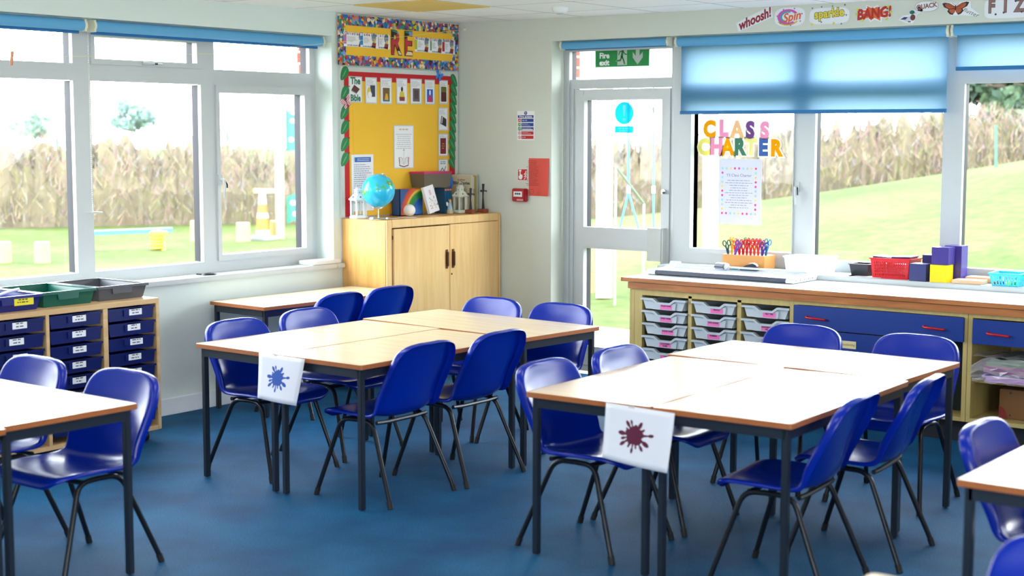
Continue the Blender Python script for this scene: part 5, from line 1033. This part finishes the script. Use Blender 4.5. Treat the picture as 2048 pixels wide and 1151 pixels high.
for i, (cn, col) in enumerate(SC):
    x = bx0+bw*(.07+.86*i/(len(SC)-1)); y = -.02+.05*((i*7) % 5)/5 if i != 4 else -.05; lean = (-.25 if i in (0, 2) else .3 if i in (15, 16) else .0)+(.7 if i == 4 else 0)*1.0; hh = .088+.012*((i*5) % 3)-(.012 if i == 4 else 0)
    t2 = thing('scissors', '%s-handled scissors %s' % (cn, posw[i]), 'scissors', (x, y, zt_), 'scissors in the wooden block')
    M_ = Matrix.Translation((x, y, zt_)) @ Matrix.Rotation(random.Random(i).uniform(-.5, .5), 4, 'Z') @ Matrix.Rotation(lean*.6, 4, 'Y'); q = MB(M_)
    for s_ in (-1, 1):
        q.tube([(s_*.003, 0, .0), (s_*.005, 0, hh*.35), (s_*.010, 0, hh*.6)], [.0045, .0055, .005], 6)
        q.tube([(s_*.014+.0105*math.cos(2*PI*k/12), 0, hh*.78+.017*math.sin(2*PI*k/12)) for k in range(12)], .0036, 6, closed=True)
    q.build('handles', mat('scissors '+cn, col, .35), t2, True); MB(M_).box(-.004, -.001, -.012, .004, .001, .012).build('blades', CHROME, t2)
# black tape gadget / stapler before the block
x = on('y', -.12, 1498, 528).x; t = thing('hole_punch', 'black and white hole punch in front of the scissor block', 'hole punch', (x, -.135, Z+.0)); 
P = Pl((x, -.1, SZ), (1, 0, 0), (0, 0, 1)); q = MB(); q.prism(P, [(-.055, 0), (.06, 0), (.062, .008), (.03, .012), (-.045, .014), (-.058, .008)], -.0, .035); q.build('base', BLACK, t)
q = MB(); q.prism(P, [(-.045, .02), (-.01, .034), (.03, .044), (.05, .036), (.055, .022), (.03, .014), (-.03, .013)], .004, .03); q.build('lever', mat('dark navy plastic', (30, 34, 56), .25), t); MB().prism(P, [(.0, .046), (.03, .05), (.052, .04), (.058, .028), (.052, .036), (.03, .044)], .006, .028).build('white_grip', WHITE, t)
x = on('y', -.12, 1468, 532).x; tag(MB().box(x-.025, -.12, SZ, x+.02, -.09, SZ+.016, .004).build('rubber', C('teal rubber', (90, 210, 205))), 'little teal block left of the hole punch', 'rubber')
# white basket
def basket(name, label, cat, x0, x1, y0, y1, z, h, m_, rows, cols, fl=.006, grp=None, taper_=.9):
    t = thing(name, label, cat, ((x0+x1)/2, (y0+y1)/2, z), grp); q = MB(); cx, cy = (x0+x1)/2, (y0+y1)/2; W, Dd = x1-x0, y1-y0
    def P(u, v, s, a):   # s face id, u 0..1 along, v 0..1 up
        k = taper_+(1-taper_)*v; w, d = W*k/2, Dd*k/2
        return {0: (cx-w+2*w*u, cy-d, z+h*v), 1: (cx+w, cy-d+2*d*u, z+h*v), 2: (cx+w-2*w*u, cy+d, z+h*v), 3: (cx-w, cy+d-2*d*u, z+h*v)}[s]
    def panel(s, u0, u1, v0, v1): q.add([P(u0, v0, s, 0), P(u1, v0, s, 0), P(u1, v1, s, 0), P(u0, v1, s, 0)], [(0, 1, 2, 3)])
    for s in range(4):
        nc = cols if s % 2 == 0 else max(3, int(cols*Dd/W)); mg = .08
        panel(s, 0, 1, 0, .12); panel(s, 0, 1, .86, 1); panel(s, 0, mg, .12, .86); panel(s, 1-mg, 1, .12, .86)
        for c in range(1, nc): u = mg+(1-2*mg)*c/nc; panel(s, u-.25*(1-2*mg)/nc, u+.25*(1-2*mg)/nc, .12, .86)
        for r in range(1, rows): v = .12+.74*r/rows; panel(s, mg, 1-mg, v-.03, v+.03)
    w0, d0 = W*taper_/2, Dd*taper_/2; q.box(cx-w0, cy-d0, z, cx+w0, cy+d0, z+.003)
    b = q.build('basket_body', m_, t); so = b.modifiers.new('thick', 'SOLIDIFY'); so.thickness = .003; so.offset = 0
    q = MB(); zt = z+h; e = .008
    for a0, b0, a1, b1 in ((x0-e, y0-e, x1+e, y0+.002), (x0-e, y1-.002, x1+e, y1+e), (x0-e, y0+.002, x0+.002, y1-.002), (x1-.002, y0+.002, x1+e, y1-.002)): q.box(a0, b0, zt-.003, a1, b1, zt+.005, .002)
    q.build('rim', m_, t); return t
ya = -.075; bx0 = on('y', ya, 1568, 530).x; bx1 = on('y', ya, 1648, 535).x
basket('white_basket', 'white slotted plastic basket behind the paper trimmer', 'basket', bx0, bx1, ya, .11, SZ, .095, mat('white basket plastic', (240, 242, 246), .4), 1, 16)
# small black tray, red basket with tiles
bx0 = on('y', -.02, 1700, 548).x; bx1 = on('y', -.02, 1738, 550).x; t = thing('small_tub', 'small black plastic tub left of the red basket', 'tub', ((bx0+bx1)/2, .02, SZ)); q = MB(); taper(q, (bx0+bx1)/2, .03, (bx1-bx0)*.84, .1, bx1-bx0, .13, SZ, SZ+.07, .003)
q.build('tub', mat('charcoal plastic', (44, 46, 54), .35), t); q = MB(); zt = SZ+.07; xa, xb, ya_, yb_ = bx0-.005, bx1+.005, -.04, .10
for a0, b0, a1, b1 in ((xa, ya_, xb, ya_+.01), (xa, yb_-.01, xb, yb_), (xa, ya_+.01, xa+.01, yb_-.01), (xb-.01, ya_+.01, xb, yb_-.01)): q.box(a0, b0, zt-.003, a1, b1, zt+.002, .001)
q.build('rim', D.materials['charcoal plastic'], t)
yr = -.07; bx0 = on('y', yr, 1738, 548).x+.008; bx1 = on('y', yr, 1818, 552).x+.0; hr = on('y', yr, 1740, 516).z-SZ
basket('red_basket', 'red plastic basket with small holes holding purple tiles', 'basket', bx0, bx1, yr, .11, SZ, hr, mat('red basket plastic', (214, 14, 32), .35), 5, 17)
PUR = mat('dark purple plastic', (50, 34, 104), .3); zt = SZ+hr+.006
for k, (u0, u1, dz, lb) in enumerate(((.02, .52, .012, 'left'), (.50, .98, .006, 'right'))):
    xa = bx0+(bx1-bx0)*u0; xb = bx0+(bx1-bx0)*u1; tag(MB(Matrix.Translation((xa, .02, zt)) @ Matrix.Rotation((.05, -.03)[k], 4, 'Y')).box(0, -.07, 0, xb-xa, .06, .008, .001).build('purple_tile', PUR), 'dark purple square tile lying on top of the red basket, %s one' % lb, 'tile', 'purple tiles on the red basket')
# maths cubes on the sill
NAV = mat('navy maths plastic', (46, 50, 106), .35); YC = mat('yellow cube plastic', (250, 208, 0), .3); LIL = mat('purple cube plastic', (66, 52, 130), .3)
def ribbed(x0, x1, y0, y1, z0, z1, m_, label, n=10, name='base_ten_cube'):
    q = MB(); q.box(x0, y0, z0, x1, y1, z1, .0015); h = (z1-z0)/n
    for k in range(1, n): q.box(x1-.0002, y0+.001, z0+h*k-.0012, x1+.0008, y1-.001, z0+h*k-.0002); q.box(x0+.001+(x1-x0)*k/n, y0-.0008, z0+.001, x0+.0022+(x1-x0)*k/n, y0+.0002, z1-.001) if name == 'x' else None
    for k in range(1, n): yy = y0+(y1-y0)*k/n; q.box(x1-.0002, yy-.0006, z0+.001, x1+.0008, yy+.0006, z1-.001)
    return tag(q.build(name, m_), label, 'cube', 'base ten cubes on the sill')
y0 = -.122; cx0 = on('y', y0, 1818, 560).x; cx1 = cx0+.100
ribbed(cx0, cx1, y0, y0+.1, SZ, SZ+.1, NAV, 'dark navy cube standing left of the yellow cube')
ribbed(cx0+.03, cx1+.02, y0+.115, y0+.2, SZ, SZ+.145, PUR, 'dark purple slab block standing behind the navy cube', name='base_ten_block')
dx0 = on('y', y0, 1859, 563).x; ribbed(dx0, dx0+.1, y0, y0+.1, SZ, SZ+.1, YC, 'bright yellow cube on the window sill under the purple cube')
ribbed(dx0+.005, dx0+.105, y0+.005, y0+.105, SZ+.1008, SZ+.2008, LIL, 'dark purple cube standing on the yellow cube')
q = MB(); ex0 = dx0+.04; 
tag(MB().box(ex0, y0+.115, SZ, ex0+.1, y0+.215, SZ+.205, .001).build('base_ten_block', LIL), 'tall stack of purple hundred squares behind the yellow cube', 'block', None)
hs = D.objects['base_ten_block.001'] if 'base_ten_block.001' in D.objects else None
# wooden boards
bx0 = dx0+.125; bx1 = bx0+.17; WB = wood('pale pine', (232, 196, 160), (214, 172, 132), (1, 8, 8), 4, rough=.5)
tag(MB().box(bx0, -.11, SZ, bx1, .0, SZ+.021, .003).build('wooden_board', WB), 'flat pale wooden block in front, right of the yellow cube', 'board', 'wooden boards on the sill')
tag(MB().box(bx0+.03, .02, SZ, bx1+.06, .125, SZ+.03, .003).build('wooden_board', WB), 'flat pale wooden block behind the front one, by the glass', 'board', 'wooden boards on the sill')
TQ = mat('turquoise basket plastic', (60, 200, 222), .35)
bx0 = on('y', -.1, 1980, 565).x; bx1 = on('y', -.1, 2030, 568).x+.03
basket('turquoise_basket', 'small turquoise basket of beads beside the wooden boards', 'basket', bx0, bx1, -.115, .045, SZ, .068, TQ, 2, 8, grp='turquoise baskets on the sill', taper_=.84)
basket('turquoise_basket', 'turquoise basket cut off by the right edge of the photo', 'basket', bx1+.03, bx1+.2, .0, .13, SZ, .10, TQ, 2, 8, grp='turquoise baskets on the sill', taper_=.84)
rn = random.Random(8)
for k in range(9):
    c_ = [(200, 40, 60), (40, 60, 150), (240, 200, 40), (60, 150, 70), (150, 60, 150)][k % 5]; xx = bx0+.02+(bx1-bx0-.04)*((k % 5)/4); yy = -.09+.05*(k//5)
    tag(MB().cyl((xx, yy, SZ+.004), (xx, yy, SZ+.022), .008, seg=12).build('counter', C('counter %d' % (k % 5), c_), None, True), '%s counter inside the small turquoise basket, %s row' % (['red', 'navy', 'yellow', 'green', 'purple'][k % 5], ['front', 'back'][k//5]), 'counter', 'counters in the turquoise basket')
for k in range(2):
    a = (2.88, 3.06)[k]; tag(MB(Matrix.Translation((a, -.09, SZ)) @ Matrix.Rotation(.1*k-.05, 4, 'Z')).box(0, 0, 0, .21, .09, .0015).build('loose_sheet', PAPER), 'loose white sheet on the sill, %s' % ('left of the black tub' if k == 0 else 'below the red basket'), 'sheet')
# ================================================================== SPLAT SHEETS
def splat_sheet(TL, TR, BR, BL, inkm, label, seed):
    q = MB(); n = 10; TL, TR, BR, BL = map(Vector, (TL, TR, BR, BL))
    def S(u, v): p_ = (TL*(1-u)+TR*u)*(1-v)+(BL*(1-u)+BR*u)*v; return p_+Vector((0, -.010*math.sin(PI*u)*v-.006*v*v, 0))
    q.grid([[S(i/n, j/n) for j in range(n+1)] for i in range(n+1)], 0, flip=True); t = thing('splat_sheet', label, 'paper sheet', tuple((TL+TR)/2), 'splat sheets taped to the tables')
    b = q.build('sheet', mat('splat paper', (232, 232, 240), .6), t, True); so = b.modifiers.new('thick', 'SOLIDIFY'); so.thickness = .0005; so.offset = -1
    rn = random.Random(seed); q = MB()
    def SS(x, y): u = .47+x/.29; v = .49-y/.205; return S(u, v)+Vector((0, -.0012, 0))
    def poly(pts):
        c = Vector((sum(p[0] for p in pts)/len(pts), sum(p[1] for p in pts)/len(pts))); k0 = len(q.v); q.v += [SS(*c)]+[SS(*p) for p in pts]; m_ = len(pts)
        for i in range(m_): q.f.append([k0, k0+1+i, k0+1+(i+1) % m_]); q.mi.append(0)
    poly([(.033*(1+.10*math.sin(5*a)+.07*math.sin(9*a+1))*math.cos(a)*1.12, .034*(1+.10*math.sin(5*a)+.07*math.sin(9*a+1))*math.sin(a)) for a in [2*PI*k/40 for k in range(40)]])
    arms = [(3.1, .066, .011), (3.5, .058, .007), (2.55, .045, .005), (2.2, .064, .009), (1.9, .062, .006), (1.15, .058, .010), (.65, .048, .006), (.15, .078, .008), (-.5, .068, .011), (-.95, .066, .008), (-1.35, .052, .005), (-1.65, .07, .007), (-2.0, .054, .006), (-2.45, .072, .009)]
    for a, L, r in arms:
        d = Vector((math.cos(a), math.sin(a)*.85)); nn = Vector((-d.y, d.x)).normalized(); c = d*(L-r)
        poly([tuple(d*.025+nn*r*.7), tuple(d*.025-nn*r*.7), tuple(d*(L-r*2)-nn*r*.30), tuple(d*(L-r*2)+nn*r*.30)][::-1]); dn = d.normalized()
        poly([tuple(c+dn*r*1.5*math.cos(x)+nn*r*.75*math.sin(x)) for x in [2*PI*k/14 for k in range(14)]])
    q.build('splat', inkm, t); MB().box(*(TL*.62+TR*.38+Vector((-.012, -.001, -.012))), *(TL*.62+TR*.38+Vector((.012, .0, .003)))).build('tape', mat('clear tape', (220, 220, 215), .2, alpha=.5), t)
splat_sheet((1.833, -3.688, .652), (2.13, -3.692, .648), (2.085, -3.70, .435), (1.838, -3.70, .444), C('blue ink', (16, 76, 170)), 'white sheet with a blue paint splat hanging from the middle tables', 1)
splat_sheet((3.795, -3.79, .652), (4.092, -3.79, .645), (4.072, -3.80, .425), (3.79, -3.80, .446), C('maroon ink', (92, 8, 50)), 'white sheet with a maroon paint splat hanging from the right-hand tables', 2)
# ================================================================== OUTSIDE
def hz(x, y):
    f = max(0.0, (x+11)/8.5)**1.3*1.15; s = min(1, max(0, (y-2)/15)); g = s*s*(3-2*s); return -.15+f*g
gmt = D.materials.new('winter grass'); gmt.use_nodes = True; n = gmt.node_tree.nodes; l = gmt.node_tree.links; p = n['Principled BSDF']; p.inputs['Roughness'].default_value = .95; p.inputs['Specular IOR Level'].default_value = .1
tc_ = n.new('ShaderNodeTexCoord'); n1 = n.new('ShaderNodeTexNoise'); n1.inputs['Scale'].default_value = .35; n1.inputs['Detail'].default_value = 8; n2 = n.new('ShaderNodeTexNoise'); n2.inputs['Scale'].default_value = 6; n2.inputs['Detail'].default_value = 5
r = n.new('ShaderNodeValToRGB'); e = r.color_ramp.elements; e[0].position = .3; e[0].color = (*lin((56, 72, 28)), 1); e[1].position = .62; e[1].color = (*lin((78, 84, 48)), 1); r2 = n.new('ShaderNodeValToRGB'); r2.color_ramp.elements[0].color = (.7, .75, .65, 1); r2.color_ramp.elements[1].color = (1.2, 1.15, 1.1, 1); r2.color_ramp.elements[0].position = .3; r2.color_ramp.elements[1].position = .7
mx = n.new('ShaderNodeMix'); mx.data_type = 'RGBA'; mx.blend_type = 'MULTIPLY'; mx.inputs[0].default_value = 1
for a_, b_2 in ((tc_.outputs['Object'], n1.inputs['Vector']), (tc_.outputs['Object'], n2.inputs['Vector']), (n1.outputs['Fac'], r.inputs[0]), (n2.outputs['Fac'], r2.inputs[0]), (r.outputs[0], mx.inputs[6]), (r2.outputs[0], mx.inputs[7]), (mx.outputs[2], p.inputs['Base Color'])): l.new(a_, b_2)
q = MB(); NX, NY = 60, 60; xs = [-120+135*i/NX for i in range(NX+1)]; ys = [-40+150*j/NY for j in range(NY+1)]
xs = [-120, -80, -60]+[-45+1.5*i for i in range(41)]; ys = [-40, -20, -10]+[-5+1.5*j for j in range(30)]+[50, 70, 110]
q.grid([[(x, y, (hz(x, y) if y > .34 or x < -.34 else -.15)) for y in ys] for x in xs], flip=True)
gr = q.build('grass_field', gmt, None, True, keep=True); gr['kind'] = 'structure'
MB().box(.3, .34, -.149, 3.0, 4.2, -.12).box(-4.5, .34, -.149, .3, 3.2, -.125).build('patio', mat('pale sandy path', (130, 122, 98), .9, var=.08, scale=3), kind='structure')
# hedge: a bumpy core full of bare twigs (nobody could count them)
HP = [(-30, -14), (-24, -3), (-18.6, 8), (-15.6, 12.4), (-12, 15.6), (-8.3, 17.4), (-4.5, 19), (-1.5, 20.6), (4, 22.5)]
def hpos(t):
    k = min(int(t), len(HP)-2); f = t-k; a = Vector(HP[k]); b = Vector(HP[k+1]); return a+(b-a)*f, (b-a).normalized()
def hfac(t): return 1-.40*min(1, max(0, (t-5.9)/.7))
def twigmat(nm, c): return mat(nm, c, .9)
HM = [twigmat('twig straw', (124, 108, 84)), twigmat('twig pinkish', (122, 92, 92)), twigmat('twig olive', (96, 96, 54)), twigmat('twig grey', (108, 104, 102)), twigmat('twig dark', (70, 62, 54))]
q = MB(); rn = random.Random(11)
for i in range(34000):
    t_ = rn.uniform(0, len(HP)-1.001); c, d = hpos(t_); nrm = Vector((-d.y, d.x)); off = rn.uniform(-1.0, .5); top = (1.5+.2*math.sin(t_*3.1)+.12*math.sin(t_*9))*(1-.2*abs(off))*hfac(t_)
    b = c+nrm*off*1.0; z0 = hz(b.x, b.y); z = z0+rn.random()**.95*top; L = rn.uniform(.07, .26); a = rn.uniform(-.9, .9); u = (Vector((d.x, d.y, 0))*math.sin(a)+Vector((0, 0, 1))*math.cos(a)+Vector((nrm.x, nrm.y, 0))*rn.uniform(-.4, .4)).normalized()
    w = rn.uniform(.004, .012); s_ = (Vector((d.x, d.y, 0))*rn.uniform(.5, 1)+Vector((nrm.x, nrm.y, 0))*rn.uniform(-.6, .6)).normalized(); P0 = Vector((b.x, b.y, z)); low = (z-z0)/top
    m_ = rn.choices(range(5), (.34, .22, .12+.2*(1-low), .2, .12))[0]
    q.add([P0-s_*w, P0+s_*w, P0+u*L+s_*w*.5, P0+u*L-s_*w*.5], [(0, 1, 2, 3)], m_)
G1 = []
for i in range(401):
    t_ = (len(HP)-1.001)*i/400; c, d = hpos(t_); nrm = Vector((-d.y, d.x)); row = []; top = (1.2+.12*math.sin(t_*3.1))*hfac(t_)
    for dx, dz in ((-.55, -.2), (-.6, .5), (-.45, 1.0), (0, 1.08), (.45, 1.0), (.6, .4), (.6, -.2)): b = c+nrm*dx*(1+.2*rn.random()); row.append((b.x, b.y, hz(c.x, c.y)+dz*top*(1+(.3 if dz > .8 else .12)*rn.uniform(-1, 1))))
    G1.append(row)
q.grid(G1, 5); hd = q.build('twig_hedge', HM+[mat('dense twigs', (92, 80, 70), 1, var=.3, scale=3.2, tcol=(118, 106, 80))], keep=True); tag(hd, 'long bare winter hedge along the far side of the grass', 'hedge', kind='stuff')
# trees; the two farthest have distance haze mixed into their leaf colours
def tree(px, D_, zc, rx, rz, n, m_, tm, label, seed, cat='tree', base_lo=-2.0):
    c = at(px, 264, D_); rn = random.Random(seed); z0 = hz(c.x, c.y) if D_ < 45 else base_lo; t = thing('tree', label, cat, (c.x, c.y, z0))
    q = MB(); q.tube([(c.x, c.y, z0), (c.x+.1, c.y, z0+(zc-z0)*.5), (c.x, c.y, zc)], [rx*.09, rx*.06, rx*.03], 8)
    for k in range(7): a = 2*PI*k/7; q.tube([(c.x, c.y, zc-rz*.7+.1*k), (c.x+math.cos(a)*rx*.55, c.y+math.sin(a)*rx*.6, zc+rz*rn.uniform(-.3, .4))], [rx*.03, rx*.01], 5)
    q.build('trunk', tm, t, True); q = MB(); cl = [(Vector((rn.uniform(-1, 1), rn.uniform(-1, 1), rn.uniform(-.8, .9))).normalized()*rn.uniform(.35, .85)) for _ in range(16)]
    for i in range(n):
        b = rn.choice(cl); o_ = Vector((rn.gauss(0, 1), rn.gauss(0, 1), rn.gauss(0, 1))).normalized()*rn.random()**.4*.36; p_ = b+o_; P0 = Vector((c.x+p_.x*rx, c.y+p_.y*rx, zc+p_.z*rz))
        u = Vector((rn.uniform(-1, 1), rn.uniform(-1, 1), rn.uniform(-1, 1))).normalized(); v = u.orthogonal().normalized(); s_ = rx*rn.uniform(.03, .075); q.add([P0-u*s_-v*s_*.5, P0+u*s_-v*s_*.5, P0+u*s_*.6+v*s_, P0-u*s_*.6+v*s_], [(0, 1, 2, 3)], rn.randrange(len(m_)))
    q.build('foliage', m_, t); return t
TR1 = mat('haze-greyed green leaves', (112, 132, 118), .9); TR2 = mat('haze-paled green leaves', (128, 148, 132), .9); TK = mat('pale bark', (110, 102, 94), .9)
tree(70, 70, 1.65+.25, 1.15, .75, 2600, [TR1, TR2], TK, 'low round haze-paled green tree far behind the hedge, leftmost', 1)
tree(262, 75, 1.65+.75, 1.3, .95, 2600, [TR1, mat('haze-blued green leaves', (120, 142, 142), .9)], TK, 'round haze-tinted blue-green tree far behind the hedge in the left window', 2)
tree(2030, 34, 3.05, 2.1, 1.35, 9000, [mat('dark evergreen', (34, 52, 36), .9), mat('mid evergreen', (54, 74, 50), .9), mat('light evergreen', (80, 98, 70), .9)], mat('dark bark', (80, 66, 54), .9), 'dark evergreen tree behind the hedge at the right window edge', 3)
FP = mat('green fence post', (58, 96, 78), .6); FW = mat('white fence post', (160, 164, 160), .7)
def post(px, pyb, pyt, wpx, m_, label, name='fence_post', lean=0, dist=None, grp='posts along the hedge'):
    # foot on the grass where its ray meets the ground
    dd = dist
    if dd is None:
        dd = 8.0
        while dd < 60 and at(px, pyb, dd).z > hz(at(px, pyb, dd).x, at(px, pyb, dd).y): dd += .1
    b = at(px, pyb, dd); z0 = hz(b.x, b.y); tp = at(px+lean, pyt, dd); w = wpx*dd/FPX/2
    return tag(MB().tube([(b.x, b.y, z0-.02), (tp.x, tp.y, tp.z)], w, 10).build(name, m_, None, True), label, 'post', grp)
post(27, 436, 265, 5, FW, 'white post in front of the hedge at the far left', lean=-3)
post(120, 430, 275, 7, FP, 'green fence post in the leftmost window pane', lean=-6)
post(275, 424, 262, 4, FW, 'thin white post in the middle pane of the left window')
post(462, 418, 265, 6, FP, 'green post left of the traffic cone outside', lean=-8)
post(1848, 352, 235, 6, FP, 'green fence post in the middle pane of the right window')
post(1992, 334, 250, 6, FP, 'green fence post under the evergreen tree')
post(1442, 398, 240, 7, mat('aqua post', (90, 150, 156), .5), 'pale aqua post behind the class charter poster')
# tree stumps
STW = mat('pale cut log', (146, 124, 92), .85, var=.12, scale=9); STT = mat('log top', (170, 150, 118), .8)
def stump(px, pyb, pyt, wpx, label, m_=STW):
    dd = 8.0
    while dd < 60 and at(px, pyb, dd).z > hz(at(px, pyb, dd).x, at(px, pyb, dd).y): dd += .05
    b = at(px, pyb, dd); z0 = hz(b.x, b.y)-.01; h = (pyb-pyt)*dd/FPX; w = wpx*dd/FPX/2; t = thing('log_stump', label, 'stump', (b.x, b.y, z0), 'log stumps in the playground')
    MB().cyl((b.x, b.y, z0), (b.x, b.y, z0+h), w*1.03, w*.97, 16).build('log', m_, t, True); MB().cyl((b.x, b.y, z0+h), (b.x, b.y, z0+h+.006), w*.9, seg=16).build('cut_face', STT, t)
stump(7, 525, 483, 32, 'cut log stump at the left edge of the left window'); stump(85, 525, 483, 31, 'cut log stump second from the left edge'); stump(393, 482, 441, 24, 'pale log stump at the right edge of the middle pane')
stump(487, 483, 445, 28, 'log stump left of the traffic cone'); stump(551, 475, 441, 22, 'orange-brown log stump right of the traffic cone', mat('orange log', (176, 112, 60), .8, var=.1, scale=9))
# balance board on a spring
dd = 22.9; b = at(316, 497, dd); z0 = hz(b.x, b.y); a1 = at(146, 467, dd*.985); a2 = at(344, 459, dd*1.005); t = thing('spring_seesaw', 'teal plank seesaw on a yellow spring on the grass', 'seesaw', (b.x, b.y, z0))
zs = (at(316, 462, dd)).z; q = MB(); q.tube([(b.x+.10*math.cos(k*.85), b.y+.10*math.sin(k*.85), z0+(zs-z0)*k/44) for k in range(45)], .018, 6); q.build('spring', mat('yellow spring', (200, 170, 30), .4), t, True)
dv = (a2-a1).normalized(); sd = dv.cross(Vector((0, 0, 1))).normalized()*.10; q = MB(); up = Vector((0, 0, .03)); V = [a1-sd, a2-sd, a2+sd, a1+sd]; q.add([v-up for v in V]+[v+up for v in V], [(0, 3, 2, 1), (4, 5, 6, 7), (0, 1, 5, 4), (1, 2, 6, 5), (2, 3, 7, 6), (3, 0, 4, 7)]); q.build('plank', mat('teal plank', (60, 130, 130), .5), t)
MB().box(b.x-.11, b.y-.11, zs-.04, b.x+.11, b.y+.11, zs, .01).build('mounting_plate', C('orange plate', (214, 130, 60)), t)
# traffic cone
def gd(px, py):
    dd = 8.0
    while dd < 60 and at(px, py, dd).z > hz(at(px, py, dd).x, at(px, py, dd).y): dd += .05
    return dd
dd = gd(526, 480); b = at(526, 478, dd); z0 = hz(b.x, b.y); k_ = dd/FPX; t = thing('traffic_cone', 'orange and white traffic cone on a grey base on the grass', 'traffic cone', (b.x, b.y, z0))
MB().box(b.x-24*k_, b.y-20*k_, z0, b.x+24*k_, b.y+20*k_, z0+8*k_, .01).build('base', mat('grey rubber base', (120, 122, 124), .7), t); h = 92*k_; r0, r1 = 15*k_, 5*k_
def cr_(f0, f1, nm, m_): MB().lathe([(r0+(r1-r0)*f0, 8*k_+h*f0), (r0+(r1-r0)*f1, 8*k_+h*f1)], (b.x, b.y, z0), 20).build(nm, m_, t, True)
OR = mat('cone orange', (214, 96, 24), .5); cr_(0, .14, 'grey_band', D.materials['grey rubber base']); cr_(.14, .40, 'orange_band', OR); cr_(.40, .5, 'white_band', WHITE); cr_(.5, .70, 'orange_band', OR); cr_(.70, 1, 'white_band', WHITE)
# climbing frame: pale post, crossbar and green panels
dd = gd(561, 478); b = at(561, 478, dd); z0 = hz(b.x, b.y); k_ = dd/FPX; tp = at(561, 150, dd); PW_ = mat('pale wooden post', (136, 128, 112), .8, var=.06, scale=4); GPN = mat('green play panel', (46, 128, 100), .45)
t = thing('climbing_frame', 'pale wooden climbing frame post with green holed panels in the left window', 'climbing frame', (b.x, b.y, z0))
MB().tube([(b.x, b.y, z0), (b.x, b.y, tp.z)], 9.5*k_, 12).build('post', PW_, t, True)
rt = _r2; a_ = at(508, 383, dd); MB().tube([a_, at(561, 384, dd)], 6*k_, 10).build('crossbar', PW_, t, True); 
far = at(640, 478, dd); MB().tube([(far.x, far.y, z0), (far.x, far.y, tp.z)], 9.5*k_, 12).build('post', PW_, t, True)
P = Pl(at(572, 300, dd), (_r2.x, _r2.y, 0), (0, 0, 1)); K = k_
def panel(y0, pts, holes, nm):
    bm = bmesh.new(); q = MB(); 
    # solid panel; holes are pale pads coloured like light showing through
    q.prism(P, [(x*K, -(y-300)*K) for x, y in pts], -.02, .02, 0)
    for (hx, hy, hw, hh) in holes: q.prism(P, rrect_at(hx*K, -(hy-300)*K, hw*K, hh*K), -.021, .021, 1)
    q.build(nm, [GPN, C('pale hole light', (226, 232, 222))], t)
def rrect_at(cx, cy, w, h): return [(cx+a, cy+b) for a, b in rrect(w, h, min(w, h)*.45)]
panel(0, [(0, 302), (0, 216), (12, 228), (34, 234), (66, 222), (66, 300), (34, 298)], [(20, 242, 22, 8), (11, 279, 10, 10)], 'upper_panel')
panel(0, [(0, 448), (0, 393), (20, 386), (34, 388), (66, 398), (66, 440), (34, 454), (14, 440)], [(16, 405, 18, 9), (22, 427, 20, 9)], 'lower_panel')
# net frame / swing in front of the door
dd = 15.5; z0 = hz(at(1208, 600, dd).x, at(1208, 600, dd).y); k_ = dd/FPX; t = thing('swing_frame', 'pale thick wooden swing frame post with turquoise chains outside the door', 'swing', tuple((at(1208, 600, dd).x, at(1208, 600, dd).y, z0)))
p0 = at(1208, 596, dd); p1 = at(1210, 150, dd); MB().tube([(p0.x, p0.y, z0), (p1.x, p1.y, p1.z)], 17*k_, 14).build('post', PW_, t, True)
p0 = at(1420, 596, dd); p1 = at(1422, 150, dd); MB().tube([(p0.x, p0.y, z0), (p1.x, p1.y, p1.z)], 16*k_, 14).build('post', PW_, t, True)
MB().tube([at(1195, 160, dd), at(1500, 160, dd)], 13*k_, 12).build('top_beam', PW_, t, True)
RT = mat('turquoise chain sleeve', (60, 160, 176), .5); CW = WHITE
for px in (1257, 1307): MB().tube([at(px, 168, dd), at(px, 374, dd)], 2.2*k_, 8).build('chain', RT, t, True); MB().tube([at(px, 372, dd), at(px, 386, dd)], 3.6*k_, 8).build('connector', CW, t, True); MB().tube([at(px, 214, dd), at(px, 226, dd)], 3.2*k_, 8).build('ring', BLACK, t, True)
for a_, b_2 in (((1257, 384), (1236, 470)), ((1257, 384), (1281, 470)), ((1307, 384), (1307, 470)), ((1236, 470), (1281, 470))): MB().tube([at(*a_, dd), at(*b_2, dd)], 1.7*k_, 8).build('chain', RT, t, True)
MB().tube([at(1228, 470, dd), at(1316, 470, dd)], 3*k_, 8).build('swing_seat', RT, t, True)
post(1183, 600, 545, 16, mat('short wooden post', (140, 116, 82), .8), 'short square wooden post at the foot of the swing frame', 'short_post', dist=15.9, grp=None)
a_ = at(1232, 333, 14.9); b_2 = at(1288, 407, 14.9); bd = at(1288, 600, 14.9)
t = thing('leaning_bar', 'dark slanting bar of a play frame seen through the door', 'bar', tuple(b_2)); MB().tube([a_, b_2], 2.4*14.9/FPX, 8).build('bar', mat('dark green bar', (70, 84, 60), .6), t, True)
for q_ in (a_, b_2): MB().tube([q_, (q_.x, q_.y, hz(q_.x, q_.y))], .012, 6).build('support', FW, t, True)
